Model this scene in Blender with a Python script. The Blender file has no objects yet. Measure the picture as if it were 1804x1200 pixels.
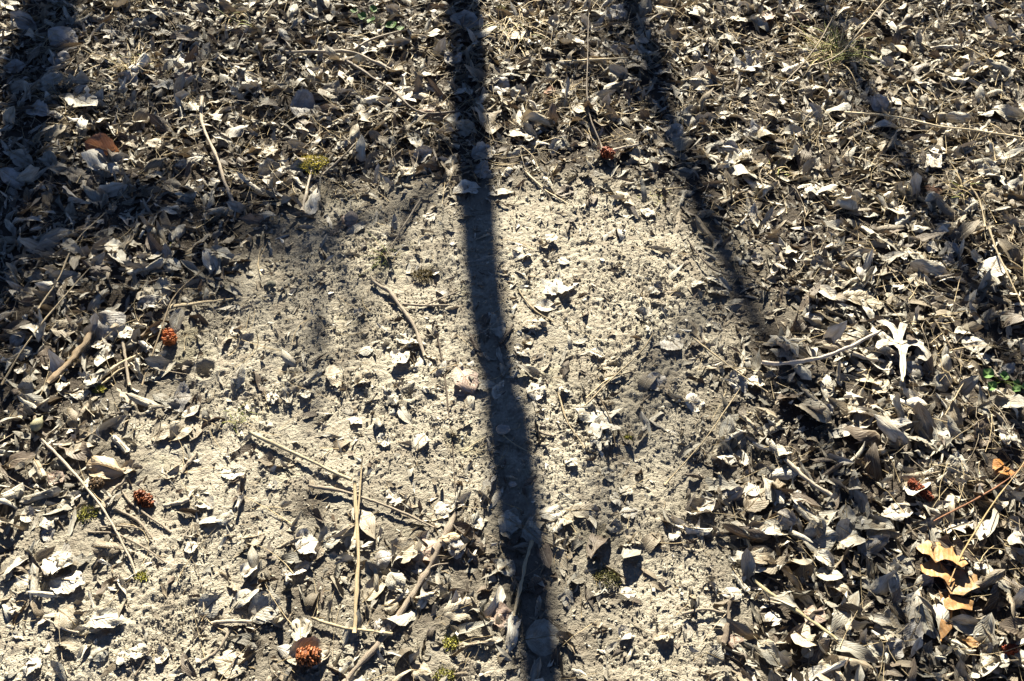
import bpy, math
import numpy as np
from mathutils import Vector
from mathutils.geometry import tessellate_polygon

R = math.radians
rng = np.random.default_rng(11)
scene = bpy.context.scene
COL = scene.collection

# ------------------------------------------------------------------ camera, sky, sun, exposure
PITCH, CAM_H, LENS = 50.0, 1.55, 35.0
cam = bpy.data.objects.new('camera', bpy.data.cameras.new('camera'))
COL.objects.link(cam)
cam.location = (0, 0, CAM_H)
cam.rotation_euler = (R(90 - PITCH), 0, 0)
cam.data.lens = LENS; cam.data.sensor_width = 36.0
cam.data.clip_start = 0.05; cam.data.clip_end = 2000
scene.camera = cam

SUN_AZ, SUN_EL = R(-4.5), R(30.0)            # a little left of straight ahead, low
SUN = Vector((math.sin(SUN_AZ) * math.cos(SUN_EL), math.cos(SUN_AZ) * math.cos(SUN_EL), math.sin(SUN_EL)))
world = bpy.data.worlds.new('World'); scene.world = world; world.use_nodes = True
wn = world.node_tree; wn.nodes.clear()
wo = wn.nodes.new('ShaderNodeOutputWorld'); wb = wn.nodes.new('ShaderNodeBackground'); ws = wn.nodes.new('ShaderNodeTexSky')
ws.sky_type = 'NISHITA'; ws.sun_disc = False; ws.sun_elevation = SUN_EL; ws.sun_rotation = SUN_AZ
ws.altitude = 4500; ws.air_density = 0.40; ws.dust_density = 0.1; ws.ozone_density = 1.6
wb.inputs['Strength'].default_value = 0.05
wn.links.new(ws.outputs[0], wb.inputs[0]); wn.links.new(wb.outputs[0], wo.inputs[0])

sun = bpy.data.objects.new('sun', bpy.data.lights.new('sun', 'SUN'))
COL.objects.link(sun)
sun.data.energy = 5.0; sun.data.angle = R(0.53); sun.data.color = (1.0, 0.92, 0.74)
sun.rotation_euler = SUN.to_track_quat('Z', 'Y').to_euler()
sun.location = SUN * 30

vs = scene.view_settings
vs.view_transform = 'Standard'; vs.look = 'None'; vs.gamma = 1.0; vs.use_curve_mapping = False
vs.exposure = 1.9
scene.cycles.max_bounces = 6; scene.cycles.diffuse_bounces = 1

# ------------------------------------------------------------------ photograph pixel <-> ground
F = 1804 * LENS / 36.0
cp, sp = math.cos(R(PITCH)), math.sin(R(PITCH))
def gp(u, v, z=0.0):
    x = (u - 902) / F; y = -(v - 600) / F
    d = np.array([x, y * sp + cp, y * cp - sp])
    t = (CAM_H - z) / -d[2]
    return np.array([d[0] * t, d[1] * t, z])
def pix(P):
    P = np.asarray(P, float)
    x = P[..., 0]; y = P[..., 1]; z = P[..., 2] - CAM_H
    dep = y * cp - z * sp; up = y * sp + z * cp
    return 902 + F * x / dep, 600 - F * up / dep
def ppm(u, v):                                # pixels per metre at that ground point
    P = gp(u, v); dep = P[1] * cp + CAM_H * sp
    return F / dep

# ------------------------------------------------------------------ noise
TAB = rng.random((8, 256, 256))
def vnoise(x, y, k=0):
    xi = np.floor(x).astype(int); yi = np.floor(y).astype(int)
    fx = x - xi; fy = y - yi
    fx = fx * fx * (3 - 2 * fx); fy = fy * fy * (3 - 2 * fy)
    T = TAB[k % 8]
    a = T[xi & 255, yi & 255]; b = T[(xi + 1) & 255, yi & 255]
    c = T[xi & 255, (yi + 1) & 255]; d = T[(xi + 1) & 255, (yi + 1) & 255]
    return (a * (1 - fx) + b * fx) * (1 - fy) + (c * (1 - fx) + d * fx) * fy
def fbm(x, y, o=3, k=0):
    s = 0; a = 1; t = 0
    for i in range(o):
        s = s + a * vnoise(x * 2 ** i + 17 * i, y * 2 ** i + 31 * i, k + i); t += a; a *= .5
    return s / t
def lumps(x, y, cell, k=0):                   # crumbs: half-buried rounded grains, one per jittered cell
    gx = x / cell; gy = y / cell
    xi = np.floor(gx).astype(int); yi = np.floor(gy).astype(int)
    best = np.zeros_like(x)
    for dx in (-1, 0, 1):
        for dy in (-1, 0, 1):
            cx = (xi + dx); cy = (yi + dy)
            jx = TAB[k % 8][cx & 255, cy & 255]; jy = TAB[(k + 1) % 8][cx & 255, cy & 255]
            r = .25 + .55 * TAB[(k + 2) % 8][cx & 255, cy & 255] ** 1.5
            d2 = (gx - cx - jx) ** 2 + (gy - cy - jy) ** 2
            h = np.sqrt(np.maximum(0, r * r - d2))
            best = np.maximum(best, h)
    return best * cell

# ------------------------------------------------------------------ how thick the litter lies (read off the photograph, 100 px cells)
DENS = np.array([[int(c) for c in r] for r in (
    "998888888888899999",
    "998888888888899999",
    "999998888888899999",
    "999975443334889999",
    "998742232122468999",
    "997421122211467999",
    "886323333332567899",
    "763322322223468999",
    "654222332222589999",
    "543244566443589999",
    "342245456552379999",
    "332354454442469999")], float) / 9.0
def density(x, y):
    x = np.asarray(x, float); y = np.asarray(y, float)
    u, v = pix(np.stack([x, np.maximum(y, .3), np.zeros_like(x)], -1))
    a = np.clip(u / 100 - .5, 0, 16.999); b = np.clip(v / 100 - .5, 0, 10.999)
    i = a.astype(int); j = b.astype(int); fa = a - i; fb = b - j
    d = (DENS[j, i] * (1 - fa) + DENS[j, i + 1] * fa) * (1 - fb) + (DENS[j + 1, i] * (1 - fa) + DENS[j + 1, i + 1] * fa) * fb
    return d

# ------------------------------------------------------------------ node helpers
def newmat(name):
    m = bpy.data.materials.new(name); m.use_nodes = True
    nt = m.node_tree; nt.nodes.clear()
    out = nt.nodes.new('ShaderNodeOutputMaterial')
    return m, nt, out
def N(nt, t, **kw):
    n = nt.nodes.new(t)
    for k, v in kw.items():
        if k.startswith('i_'): n.inputs[k[2:].replace('_', ' ')].default_value = v
        else: setattr(n, k, v)
    return n
def mth(nt, op, a, b=None, clamp=False):
    n = nt.nodes.new('ShaderNodeMath'); n.operation = op; n.use_clamp = clamp
    for i, s in enumerate((a, b)):
        if s is None: continue
        if isinstance(s, (int, float)): n.inputs[i].default_value = s
        else: nt.links.new(s, n.inputs[i])
    return n.outputs[0]
def mixc(nt, fac, a, b, mode='MIX'):
    n = nt.nodes.new('ShaderNodeMix'); n.data_type = 'RGBA'; n.blend_type = mode
    for s, i in ((fac, 0), (a, 6), (b, 7)):
        if isinstance(s, (int, float)): n.inputs[i].default_value = s
        elif isinstance(s, tuple): n.inputs[i].default_value = (*s, 1)
        else: nt.links.new(s, n.inputs[i])
    return n.outputs[2]
def ramp(nt, src, lo, hi):
    n = nt.nodes.new('ShaderNodeMapRange'); n.inputs[1].default_value = lo; n.inputs[2].default_value = hi
    n.interpolation_type = 'SMOOTHSTEP'; nt.links.new(src, n.inputs[0])
    return n.outputs[0]
def noise(nt, vec, scale, detail=3, rough=.55):
    n = nt.nodes.new('ShaderNodeTexNoise'); n.inputs['Scale'].default_value = scale
    n.inputs['Detail'].default_value = detail; n.inputs['Roughness'].default_value = rough
    nt.links.new(vec, n.inputs['Vector'])
    return n.outputs['Fac']

def leaf_material():
    m, nt, out = newmat('dry_leaf'); L = nt.links
    tint = N(nt, 'ShaderNodeAttribute', attribute_name='tint')
    luv = N(nt, 'ShaderNodeAttribute', attribute_name='luv')
    sep = N(nt, 'ShaderNodeSeparateXYZ'); L.new(luv.outputs['Vector'], sep.inputs[0])
    s, v, seed = sep.outputs
    av = mth(nt, 'ABSOLUTE', v)
    ph = mth(nt, 'SUBTRACT', mth(nt, 'ADD', mth(nt, 'MULTIPLY', s, 10.0), mth(nt, 'MULTIPLY', seed, 1.0)), mth(nt, 'MULTIPLY', av, 3.4))
    wave = mth(nt, 'SINE', mth(nt, 'MULTIPLY', ph, 6.2832))
    vein = ramp(nt, wave, .55, 1.0)
    rib = mth(nt, 'SUBTRACT', 1.0, ramp(nt, av, .02, .09))
    comb = N(nt, 'ShaderNodeCombineXYZ')
    L.new(mth(nt, 'ADD', mth(nt, 'MULTIPLY', s, 1.6), mth(nt, 'MULTIPLY', seed, 91.0)), comb.inputs[0])
    L.new(v, comb.inputs[1]); L.new(seed, comb.inputs[2])
    n1 = noise(nt, comb.outputs[0], 2.2, 4); n2 = noise(nt, comb.outputs[0], 11, 3); n3 = noise(nt, comb.outputs[0], 30, 2)
    c = mixc(nt, ramp(nt, n1, .35, .7), tint.outputs['Color'], (0.62, 0.56, 0.50), 'MULTIPLY')
    c = mixc(nt, mth(nt, 'MULTIPLY', ramp(nt, n2, .5, .75), .45), c, (0.50, 0.43, 0.36), 'MULTIPLY')
    c = mixc(nt, mth(nt, 'MULTIPLY', ramp(nt, n3, .64, .72), .6), c, (0.30, 0.24, 0.20), 'MULTIPLY')
    c = mixc(nt, mth(nt, 'MULTIPLY', mth(nt, 'MAXIMUM', mth(nt, 'MULTIPLY', vein, .6), rib), .35), c, (0.50, 0.44, 0.34))
    hgt = mth(nt, 'ADD', mth(nt, 'MULTIPLY', wave, .17), mth(nt, 'MULTIPLY', n2, 1.6))
    hgt = mth(nt, 'SUBTRACT', hgt, mth(nt, 'MULTIPLY', rib, 1.0))
    bump = N(nt, 'ShaderNodeBump'); bump.inputs['Strength'].default_value = .55; bump.inputs['Distance'].default_value = .0014
    L.new(hgt, bump.inputs['Height'])
    pb = N(nt, 'ShaderNodeBsdfPrincipled'); pb.inputs['Roughness'].default_value = .5
    pb.inputs['Specular IOR Level'].default_value = .38
    L.new(c, pb.inputs['Base Color']); L.new(bump.outputs[0], pb.inputs['Normal'])
    tr = N(nt, 'ShaderNodeBsdfTranslucent'); L.new(mixc(nt, 1.0, c, (1.0, .80, .55), 'MULTIPLY'), tr.inputs['Color']); L.new(bump.outputs[0], tr.inputs['Normal'])
    mx = N(nt, 'ShaderNodeMixShader'); L.new(tint.outputs['Alpha'], mx.inputs[0]); L.new(pb.outputs[0], mx.inputs[1]); L.new(tr.outputs[0], mx.inputs[2])
    L.new(mx.outputs[0], out.inputs[0])
    return m

def soil_material():
    m, nt, out = newmat('crumbly_soil'); L = nt.links
    g = N(nt, 'ShaderNodeNewGeometry'); P = g.outputs['Position']
    hum = N(nt, 'ShaderNodeAttribute', attribute_name='humus')
    n0 = noise(nt, P, 3.2, 4); n1 = noise(nt, P, 22, 5, .65); n2 = noise(nt, P, 150, 4, .6); n3 = noise(nt, P, 420, 2)
    c = mixc(nt, ramp(nt, n0, .3, .7), (0.36, 0.328, 0.265), (0.455, 0.42, 0.345))
    c = mixc(nt, mth(nt, 'MULTIPLY', ramp(nt, n1, .46, .68), .7), c, (0.23, 0.195, 0.155))
    c = mixc(nt, mth(nt, 'MULTIPLY', ramp(nt, n2, .45, .75), .5), c, (0.20, 0.175, 0.14))
    c = mixc(nt, mth(nt, 'MULTIPLY', ramp(nt, noise(nt, P, 6.5, 3), .58, .72), .3), c, (0.22, 0.21, 0.09))
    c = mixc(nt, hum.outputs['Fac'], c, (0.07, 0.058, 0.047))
    hgt = mth(nt, 'ADD', mth(nt, 'MULTIPLY', n2, 1.0), mth(nt, 'MULTIPLY', n3, .45))
    bump = N(nt, 'ShaderNodeBump'); bump.inputs['Strength'].default_value = 1.0; bump.inputs['Distance'].default_value = .006
    L.new(hgt, bump.inputs['Height'])
    pb = N(nt, 'ShaderNodeBsdfPrincipled'); pb.inputs['Roughness'].default_value = .9; pb.inputs['Specular IOR Level'].default_value = .2
    L.new(c, pb.inputs['Base Color']); L.new(bump.outputs[0], pb.inputs['Normal']); L.new(pb.outputs[0], out.inputs[0])
    return m

def fibre_material(name, ca, cb, rough=.6, scale=60, stretch=None, bumpd=.001, spec=.3):
    m, nt, out = newmat(name); L = nt.links
    tc = N(nt, 'ShaderNodeTexCoord'); oi = N(nt, 'ShaderNodeObjectInfo')
    att = N(nt, 'ShaderNodeAttribute', attribute_name='luv')
    sep = N(nt, 'ShaderNodeSeparateXYZ'); L.new(att.outputs['Vector'], sep.inputs[0])
    comb = N(nt, 'ShaderNodeCombineXYZ')                    # along the stem, round the stem, seed
    L.new(mth(nt, 'MULTIPLY', sep.outputs[0], 14.0), comb.inputs[0]); L.new(mth(nt, 'MULTIPLY', sep.outputs[1], 9.0), comb.inputs[1])
    L.new(mth(nt, 'MULTIPLY', sep.outputs[2], 50.0), comb.inputs[2])
    n1 = noise(nt, comb.outputs[0], .8, 4); n2 = noise(nt, comb.outputs[0], 4.0, 3)
    c = mixc(nt, ramp(nt, n1, .3, .7), ca, cb)
    c = mixc(nt, mth(nt, 'MULTIPLY', ramp(nt, n2, .5, .75), .55), c, (0.35, 0.30, 0.26), 'MULTIPLY')
    tint = N(nt, 'ShaderNodeAttribute', attribute_name='tint')
    c = mixc(nt, 1.0, c, tint.outputs['Color'], 'MULTIPLY')
    bump = N(nt, 'ShaderNodeBump'); bump.inputs['Strength'].default_value = .7; bump.inputs['Distance'].default_value = bumpd
    L.new(mth(nt, 'ADD', n2, mth(nt, 'MULTIPLY', n1, 1.0)), bump.inputs['Height'])
    pb = N(nt, 'ShaderNodeBsdfPrincipled'); pb.inputs['Roughness'].default_value = rough; pb.inputs['Specular IOR Level'].default_value = spec
    L.new(c, pb.inputs['Base Color']); L.new(bump.outputs[0], pb.inputs['Normal']); L.new(pb.outputs[0], out.inputs[0])
    return m

M_LEAF = leaf_material()
M_SOIL = soil_material()
M_TWIG = fibre_material('weathered_wood', (0.34, 0.30, 0.25), (0.20, 0.165, 0.13))
M_STRAW = fibre_material('dry_straw', (0.42, 0.36, 0.25), (0.28, 0.22, 0.14), .5)
M_BARK = fibre_material('tree_bark', (0.16, 0.13, 0.10), (0.09, 0.07, 0.055), .9, bumpd=.01)
M_CONE = fibre_material('cone_scale', (0.30, 0.115, 0.045), (0.17, 0.058, 0.024), .55)
M_GRASS = fibre_material('green_grass', (0.14, 0.20, 0.035), (0.22, 0.23, 0.05), .45)
M_MOSS = fibre_material('moss', (0.26, 0.24, 0.07), (0.18, 0.18, 0.055), .8)
M_HUSK = fibre_material('nut_husk', (0.36, 0.35, 0.22), (0.24, 0.22, 0.13), .6)
M_STONE = fibre_material('stone', (0.38, 0.35, 0.32), (0.28, 0.26, 0.23), .7)

# ------------------------------------------------------------------ mesh helpers
class MB:
    """collects vertices, faces and the point attributes tint (rgba) and luv (vector)"""
    def __init__(s): s.v = []; s.f = []; s.t = []; s.l = []; s.n = 0
    def add(s, v, f, tint, luv):
        s.v.append(v); s.f.append(f + s.n); s.t.append(np.broadcast_to(tint, (len(v), 4))); s.l.append(luv); s.n += len(v)
    def mesh(s, name, mat, smooth=True):
        me = bpy.data.meshes.new(name)
        v = np.concatenate(s.v).astype(np.float32)
        quads = [f for f in s.f if f.shape[1] == 4]; tris = [f for f in s.f if f.shape[1] == 3]
        idx = []; tot = []
        if quads: q = np.concatenate(quads); idx.append(q.ravel()); tot.append(np.full(len(q), 4))
        if tris: q = np.concatenate(tris); idx.append(q.ravel()); tot.append(np.full(len(q), 3))
        idx = np.concatenate(idx).astype(np.int32); tot = np.concatenate(tot).astype(np.int32)
        start = np.concatenate([[0], np.cumsum(tot)[:-1]]).astype(np.int32)
        me.vertices.add(len(v)); me.vertices.foreach_set('co', v.ravel())
        me.loops.add(len(idx)); me.loops.foreach_set('vertex_index', idx)
        me.polygons.add(len(tot)); me.polygons.foreach_set('loop_start', start); me.polygons.foreach_set('loop_total', tot)
        me.polygons.foreach_set('use_smooth', np.full(len(tot), smooth))
        a = me.attributes.new('tint', 'FLOAT_COLOR', 'POINT'); a.data.foreach_set('color', np.concatenate(s.t).astype(np.float32).ravel())
        a = me.attributes.new('luv', 'FLOAT_VECTOR', 'POINT'); a.data.foreach_set('vector', np.concatenate(s.l).astype(np.float32).ravel())
        me.materials.append(mat); me.update(calc_edges=True)
        return me
    def obj(s, name, mat, parent=None, loc=None, smooth=True):
        if loc is not None:
            for i in range(len(s.v)): s.v[i] = s.v[i] - np.asarray(loc)
        o = bpy.data.objects.new(name, s.mesh(name, mat, smooth)); COL.objects.link(o)
        if parent is not None:
            o.parent = parent
        elif loc is not None: o.location = loc
        return o
def empty(name, loc):
    o = bpy.data.objects.new(name, None); COL.objects.link(o); o.location = loc; o.empty_display_size = .02
    return o
def tag(o, label=None, cat=None, group=None, kind=None):
    if label: o['label'] = label
    if cat: o['category'] = cat
    if group: o['group'] = group
    if kind: o['kind'] = kind
    return o
def grid_faces(nu, nv, wrap=False):
    f = []
    for i in range(nu - 1):
        for j in range(nv - (0 if wrap else 1)):
            k = (j + 1) % nv
            f.append((i * nv + j, (i + 1) * nv + j, (i + 1) * nv + k, i * nv + k))
    return np.array(f)
def smooth_path(P, n):
    P = np.asarray(P, float)
    if len(P) < 3:
        t = np.linspace(0, 1, n)[:, None]; return P[0] * (1 - t) + P[-1] * t
    Q = np.vstack([2 * P[0] - P[1], P, 2 * P[-1] - P[-2]])
    ts = np.linspace(0, len(P) - 1 - 1e-6, n); o = []
    for t in ts:
        i = int(t); f = t - i; a, b, c, d = Q[i:i + 4]
        o.append(.5 * (2 * b + (c - a) * f + (2 * a - 5 * b + 4 * c - d) * f * f + (3 * b - a - 3 * c + d) * f ** 3))
    return np.array(o)
def tube(path, rad, ns=6, flat=1.0, rough=.12, seed=None, tint=(1, 1, 1, 1)):
    """a closed tapered tube; flat squashes it vertically"""
    n = len(path); rad = np.broadcast_to(rad, (n,)).astype(float)
    sd = rng.random() if seed is None else seed
    T = np.gradient(path, axis=0); T /= np.linalg.norm(T, axis=1)[:, None] + 1e-12
    upv = np.array([0, 0, 1.0]) if abs(T[:, 2]).mean() < .8 else np.array([1.0, 0, 0])
    A = np.cross(T, upv); A /= np.linalg.norm(A, axis=1)[:, None] + 1e-9
    B = np.cross(A, T)
    th = np.linspace(0, 2 * np.pi, ns, endpoint=False)
    rr = rad[:, None] * (1 + rough * (rng.random((n, ns)) - .5) * 2)
    V = path[:, None] + rr[..., None] * (np.cos(th)[None, :, None] * A[:, None] + flat * np.sin(th)[None, :, None] * B[:, None])
    V = V.reshape(-1, 3); f = grid_faces(n, ns, True)
    L = np.zeros((n, ns, 3)); L[..., 0] = np.linspace(0, 1, n)[:, None] * np.linalg.norm(path[-1] - path[0]) * 8; L[..., 1] = np.cos(th); L[..., 2] = sd
    V = np.vstack([V, path[:1], path[-1:]]); L = np.vstack([L.reshape(-1, 3), [[0, 0, sd]], [[1, 0, sd]]])
    a, b = n * ns, n * ns + 1
    caps = np.array([(a, (j + 1) % ns, j) for j in range(ns)] + [(b, (n - 1) * ns + j, (n - 1) * ns + (j + 1) % ns) for j in range(ns)])
    return V, f, caps, np.array(tint, float), L
def add_tube(mb, *a, **k):
    V, f, c, t, L = tube(*a, **k); n0 = mb.n
    mb.add(V, f, t, L); mb.f.append(c + n0)

# ------------------------------------------------------------------ ground: one sheet, fine where bare soil shows, out to the horizon
def axis(lo, hi, flo, fhi, fine, mid, far):
    a = [np.arange(lo, flo, mid), np.arange(flo, fhi, fine), np.arange(fhi, hi, mid)]
    core = np.concatenate(a); g = []; d = mid; x = core[-1]
    while x < far: d *= 1.6; x += d; g.append(x)
    h = []; d = mid; x = core[0]
    while x > -far: d *= 1.6; x -= d; h.append(x)
    return np.concatenate([h[::-1], core, g])
XS = axis(-2.3, 2.3, -1.02, .56, .0035, .016, 600); YS = axis(.05, 3.5, .50, 2.06, .0035, .016, 600)
GX, GY = np.meshgrid(XS, YS, indexing='ij')
HOLES = [(360, 655, .016, .022), (250, 718, .010, .014), (722, 698, .012, .012), (960, 1110, .012, .01)]
def soil_height(x, y):
    near = np.exp(-np.maximum(0, np.hypot(x, y - 1.6) - 2.5) ** 2 / 8)
    d = density(x, y)
    bare = 1 - np.clip(d * 1.15, 0, 1) * .6
    z = .018 * (fbm(x * 2.3 + 9, y * 2.3 + 5, 3, 1) - .5) + .012 * (fbm(x * 9 + 3, y * 9, 3, 2) - .5)
    big = lumps(x + .01 * vnoise(x * 60, y * 60, 5), y + .01 * vnoise(x * 60 + 9, y * 60, 6), .026, 0)
    med = lumps(x + .006 * vnoise(x * 130, y * 130, 3), y + .006 * vnoise(x * 130 + 5, y * 130, 4), .0115, 3)
    sml = lumps(x + .003 * vnoise(x * 210, y * 210, 1), y, .0060, 5)
    pat = np.clip(fbm(x * 7 + 40, y * 7 + 3, 3, 4) * 2.4 - .55, .15, 1.2)
    rid = (1 - np.abs(2 * vnoise(x * 75 + 3, y * 95, 6) - 1)) + .7 * (1 - np.abs(2 * vnoise(x * 140 + 3, y * 150, 2) - 1))
    z = z + bare * (.10 * big * pat +   .36 * med * pat + .74 * sml * (.35 + .75 * pat) + .0030 * rid * (.35 + .7 * pat)) + .004 * (fbm(x * 120, y * 120, 2, 6) - .5)
    for (u, v, r, dp) in HOLES:
        c = gp(u, v); q = (x - c[0]) ** 2 + (y - c[1]) ** 2
        z = z - dp * np.exp(-q / r ** 2) + .35 * dp * np.exp(-(np.sqrt(q) - 1.6 * r) ** 2 / (.6 * r) ** 2)
    return z * near
GZ = soil_height(GX, GY)
nx, ny = GX.shape
me = bpy.data.meshes.new('ground')
co = np.stack([GX, GY, GZ], -1).reshape(-1, 3).astype(np.float32)
i = np.arange((nx - 1) * (ny - 1)); a = (i // (ny - 1)) * ny + i % (ny - 1)
fc = np.stack([a, a + ny, a + ny + 1, a + 1], -1).astype(np.int32)
me.vertices.add(len(co)); me.vertices.foreach_set('co', co.ravel())
me.loops.add(fc.size); me.loops.foreach_set('vertex_index', fc.ravel())
me.polygons.add(len(fc)); me.polygons.foreach_set('loop_start', np.arange(0, fc.size, 4, dtype=np.int32)); me.polygons.foreach_set('loop_total', np.full(len(fc), 4, np.int32))
me.polygons.foreach_set('use_smooth', np.ones(len(fc), bool))
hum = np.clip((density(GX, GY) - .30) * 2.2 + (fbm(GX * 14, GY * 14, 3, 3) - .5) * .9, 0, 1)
c0 = gp(540, 890); hum = np.maximum(hum, .95 * np.exp(-((GX - c0[0]) ** 2 + (GY - c0[1]) ** 2) / .045 ** 2) * np.clip(fbm(GX * 40, GY * 40, 3, 1) * 2.2, 0, 1))
c0 = gp(745, 487); hum = np.maximum(hum, .6 * np.exp(-((GX - c0[0]) ** 2 + (GY - c0[1]) ** 2) / .03 ** 2))
at = me.attributes.new('humus', 'FLOAT', 'POINT'); at.data.foreach_set('value', hum.ravel().astype(np.float32))
me.materials.append(M_SOIL); me.update(calc_edges=True)
ground = bpy.data.objects.new('ground', me); COL.objects.link(ground); ground['kind'] = 'structure'
tag(ground, 'pale crumbly bare soil with dead leaf litter at its edges')

# height map on which everything is laid, piece by piece
HX0, HY0, HC = -2.4, .1, .005
HW, HH = int(4.8 / HC), int(3.5 / HC)
hx, hy = np.meshgrid(HX0 + (np.arange(HW) + .5) * HC, HY0 + (np.arange(HH) + .5) * HC, indexing='ij')
HM = soil_height(hx, hy)
_h = HM.copy()
for _a in (-1, 0, 1):
    for _b in (-1, 0, 1): HM = np.maximum(HM, np.roll(np.roll(_h, _a, 0), _b, 1))
def cell(x, y):
    return np.clip(((x - HX0) / HC).astype(int), 0, HW - 1), np.clip(((y - HY0) / HC).astype(int), 0, HH - 1)
def hat(x, y):
    i, j = cell(np.atleast_1d(np.asarray(x, float)), np.atleast_1d(np.asarray(y, float))); return HM[i, j]
def gpz(u, v):                                 # the point seen at that pixel, on top of whatever lies there
    p = gp(u, v)
    for _ in range(3): p = gp(u, v, float(hat(p[0], p[1])[0]))
    return p
def settle(V, q=.8, rise=.012, sink=0.0):
    """lay points V (z relative) on the height map, return z offset"""
    i, j = cell(V[:, 0], V[:, 1]); h = HM[i, j]
    z0 = np.quantile(h - V[:, 2], q) - sink
    z = V[:, 2] + z0
    np.maximum.at(HM, (i, j), np.minimum(z, h + rise))
    return z0

# ------------------------------------------------------------------ trees standing beyond the top of the frame; only their shadows reach the picture
def shadow_tree(name, pts, widths, base_y, top, label, limbs, seed, low=()):
    """pts: where the trunk's shadow falls on the ground; the trunk is stood up where the low sun puts it"""
    r2 = np.random.default_rng(seed)
    S = np.array(SUN); P = []; W = []
    for (u, v), w in zip(pts, widths):
        g = gp(u, v); s = (base_y - g[1]) / S[1]
        P.append(g + s * S); W.append(w / ppm(u, v) / 2)
    P = np.array(P); o = np.argsort(P[:, 2]); P = P[o]; W = np.array(W)[o]
    d0 = (P[-1] - P[0]) / (P[-1, 2] - P[0, 2])
    base = P[0] - d0 * (P[0, 2] + .05); base[2] = -.05
    topP = P[-1] + np.array([d0[0], 0, 1]) * (top - P[-1, 2])
    path = np.vstack([base, P, topP]); rad = np.concatenate([[W[0] * 1.5], W, [W[-1] * .3]])
    n = 40; sm = smooth_path(path, n); rr = np.interp(np.linspace(0, 1, n), np.linspace(0, 1, len(rad)), rad)
    root = empty(name, (base[0], base[1], 0)); tag(root, label, 'tree', 'trees that cast the long shadows')
    mb = MB(); add_tube(mb, sm, rr, 14, rough=.06); mb.obj('trunk', M_BARK, root, loc=(base[0], base[1], 0))
    for k in range(limbs):
        zmin = (base_y - .3) * math.tan(SUN_EL) + .5; ok = np.where(sm[:, 2] > zmin)[0]; st = sm[ok[r2.integers(0, len(ok) - 1)]]; a = r2.uniform(0, 2 * np.pi); L = r2.uniform(.8, 2.2) * (top / 6)
        el = r2.uniform(.3, 1.0); dr = np.array([np.cos(a) * np.cos(el), np.sin(a) * np.cos(el), np.sin(el)])
        pp = np.array([st + dr * L * q + np.array([0, 0, .2 * q * q]) + r2.normal(0, .05 * L, 3) * (q > 0) for q in np.linspace(0, 1, 6)])
        mb = MB(); q = smooth_path(pp, 16); add_tube(mb, q, np.linspace(.022, .004, 16), 6)
        for m_ in range(5):
            i0 = r2.integers(4, 15); dr2 = r2.normal(0, 1, 3); dr2 /= np.linalg.norm(dr2); dr2[2] = abs(dr2[2])
            w = np.array([q[i0] + dr2 * L * .45 * x_ + r2.normal(0, .02, 3) * (x_ > 0) for x_ in np.linspace(0, 1, 5)])
            add_tube(mb, smooth_path(w, 8), np.linspace(.008, .002, 8), 5)
        mb.obj('branch', M_BARK, root, loc=(base[0], base[1], 0))
    for pp, w0, w1, dy in low:                                        # low limbs whose soft shadows cross the ground in view
        Q = []
        for k, (u, v) in enumerate(pp):
            g = gp(u, v); Q.append(g + S * ((base_y + dy * k / (len(pp) - 1) - g[1]) / S[1]))
        q = smooth_path(np.array(Q), 26); q += r2.normal(0, .006, q.shape)
        mb = MB(); add_tube(mb, q, np.linspace(w0, w1, 26) / 2, 8)
        for m_ in range(9):
            i0 = r2.integers(6, 25); d2 = np.array([r2.normal(0, 1), r2.normal(0, .5), r2.normal(.4, .6)]); d2 /= np.linalg.norm(d2)
            w = np.array([q[i0] + d2 * r2.uniform(.2, .4) * x_ + r2.normal(0, .015, 3) * (x_ > 0) for x_ in np.linspace(0, 1, 5)])
            add_tube(mb, smooth_path(w, 8), np.linspace(.006, .002, 8), 5)
        mb.obj('low_branch', M_BARK, root, loc=(base[0], base[1], 0))
    return root
shadow_tree('young_tree', [(818, 40), (826, 180), (840, 350), (852, 500), (864, 600), (882, 700), (893, 800), (906, 900), (924, 1000), (942, 1100), (952, 1180)],
            [64, 67, 70, 72, 74, 75, 78, 80, 84, 90, 96], 4.9, 6.5, 'slender young tree whose straight shadow runs down the middle', 7, 1,
            [([(835, 290), (720, 262), (610, 300), (548, 400), (562, 540), (574, 660)], .024, .009, .6),
             ([(830, 230), (760, 330), (690, 380), (600, 400), (470, 470)], .022, .008, .4)])
shadow_tree('young_tree', [(1095, -20), (1120, 60), (1163, 180), (1190, 250), (1222, 330), (1258, 410), (1300, 500), (1345, 600), (1425, 740), (1490, 880), (1545, 1000), (1606, 1140)],
            [50, 50, 52, 52, 54, 56, 54, 48, 42, 42, 46, 48], 7.8, 8.5, 'thin young tree whose shadow slants right of the bare soil', 6, 2,
            [([(1302, 505), (1190, 610), (1120, 740), (1075, 880), (1050, 1010)], .040, .018, .8),
             ([(1190, 250), (1110, 150), (1090, 60), (1100, -30)], .03, .02, .5)])
shadow_tree('young_tree', [(1505, 130), (1545, 200), (1592, 282), (1622, 335), (1655, 395), (1702, 480), (1742, 560), (1775, 630), (1815, 720)],
            [36, 38, 40, 40, 44, 44, 46, 46, 46], 7.6, 8.0, 'thin young tree whose shadow crosses the top right litter', 5, 3)
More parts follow.
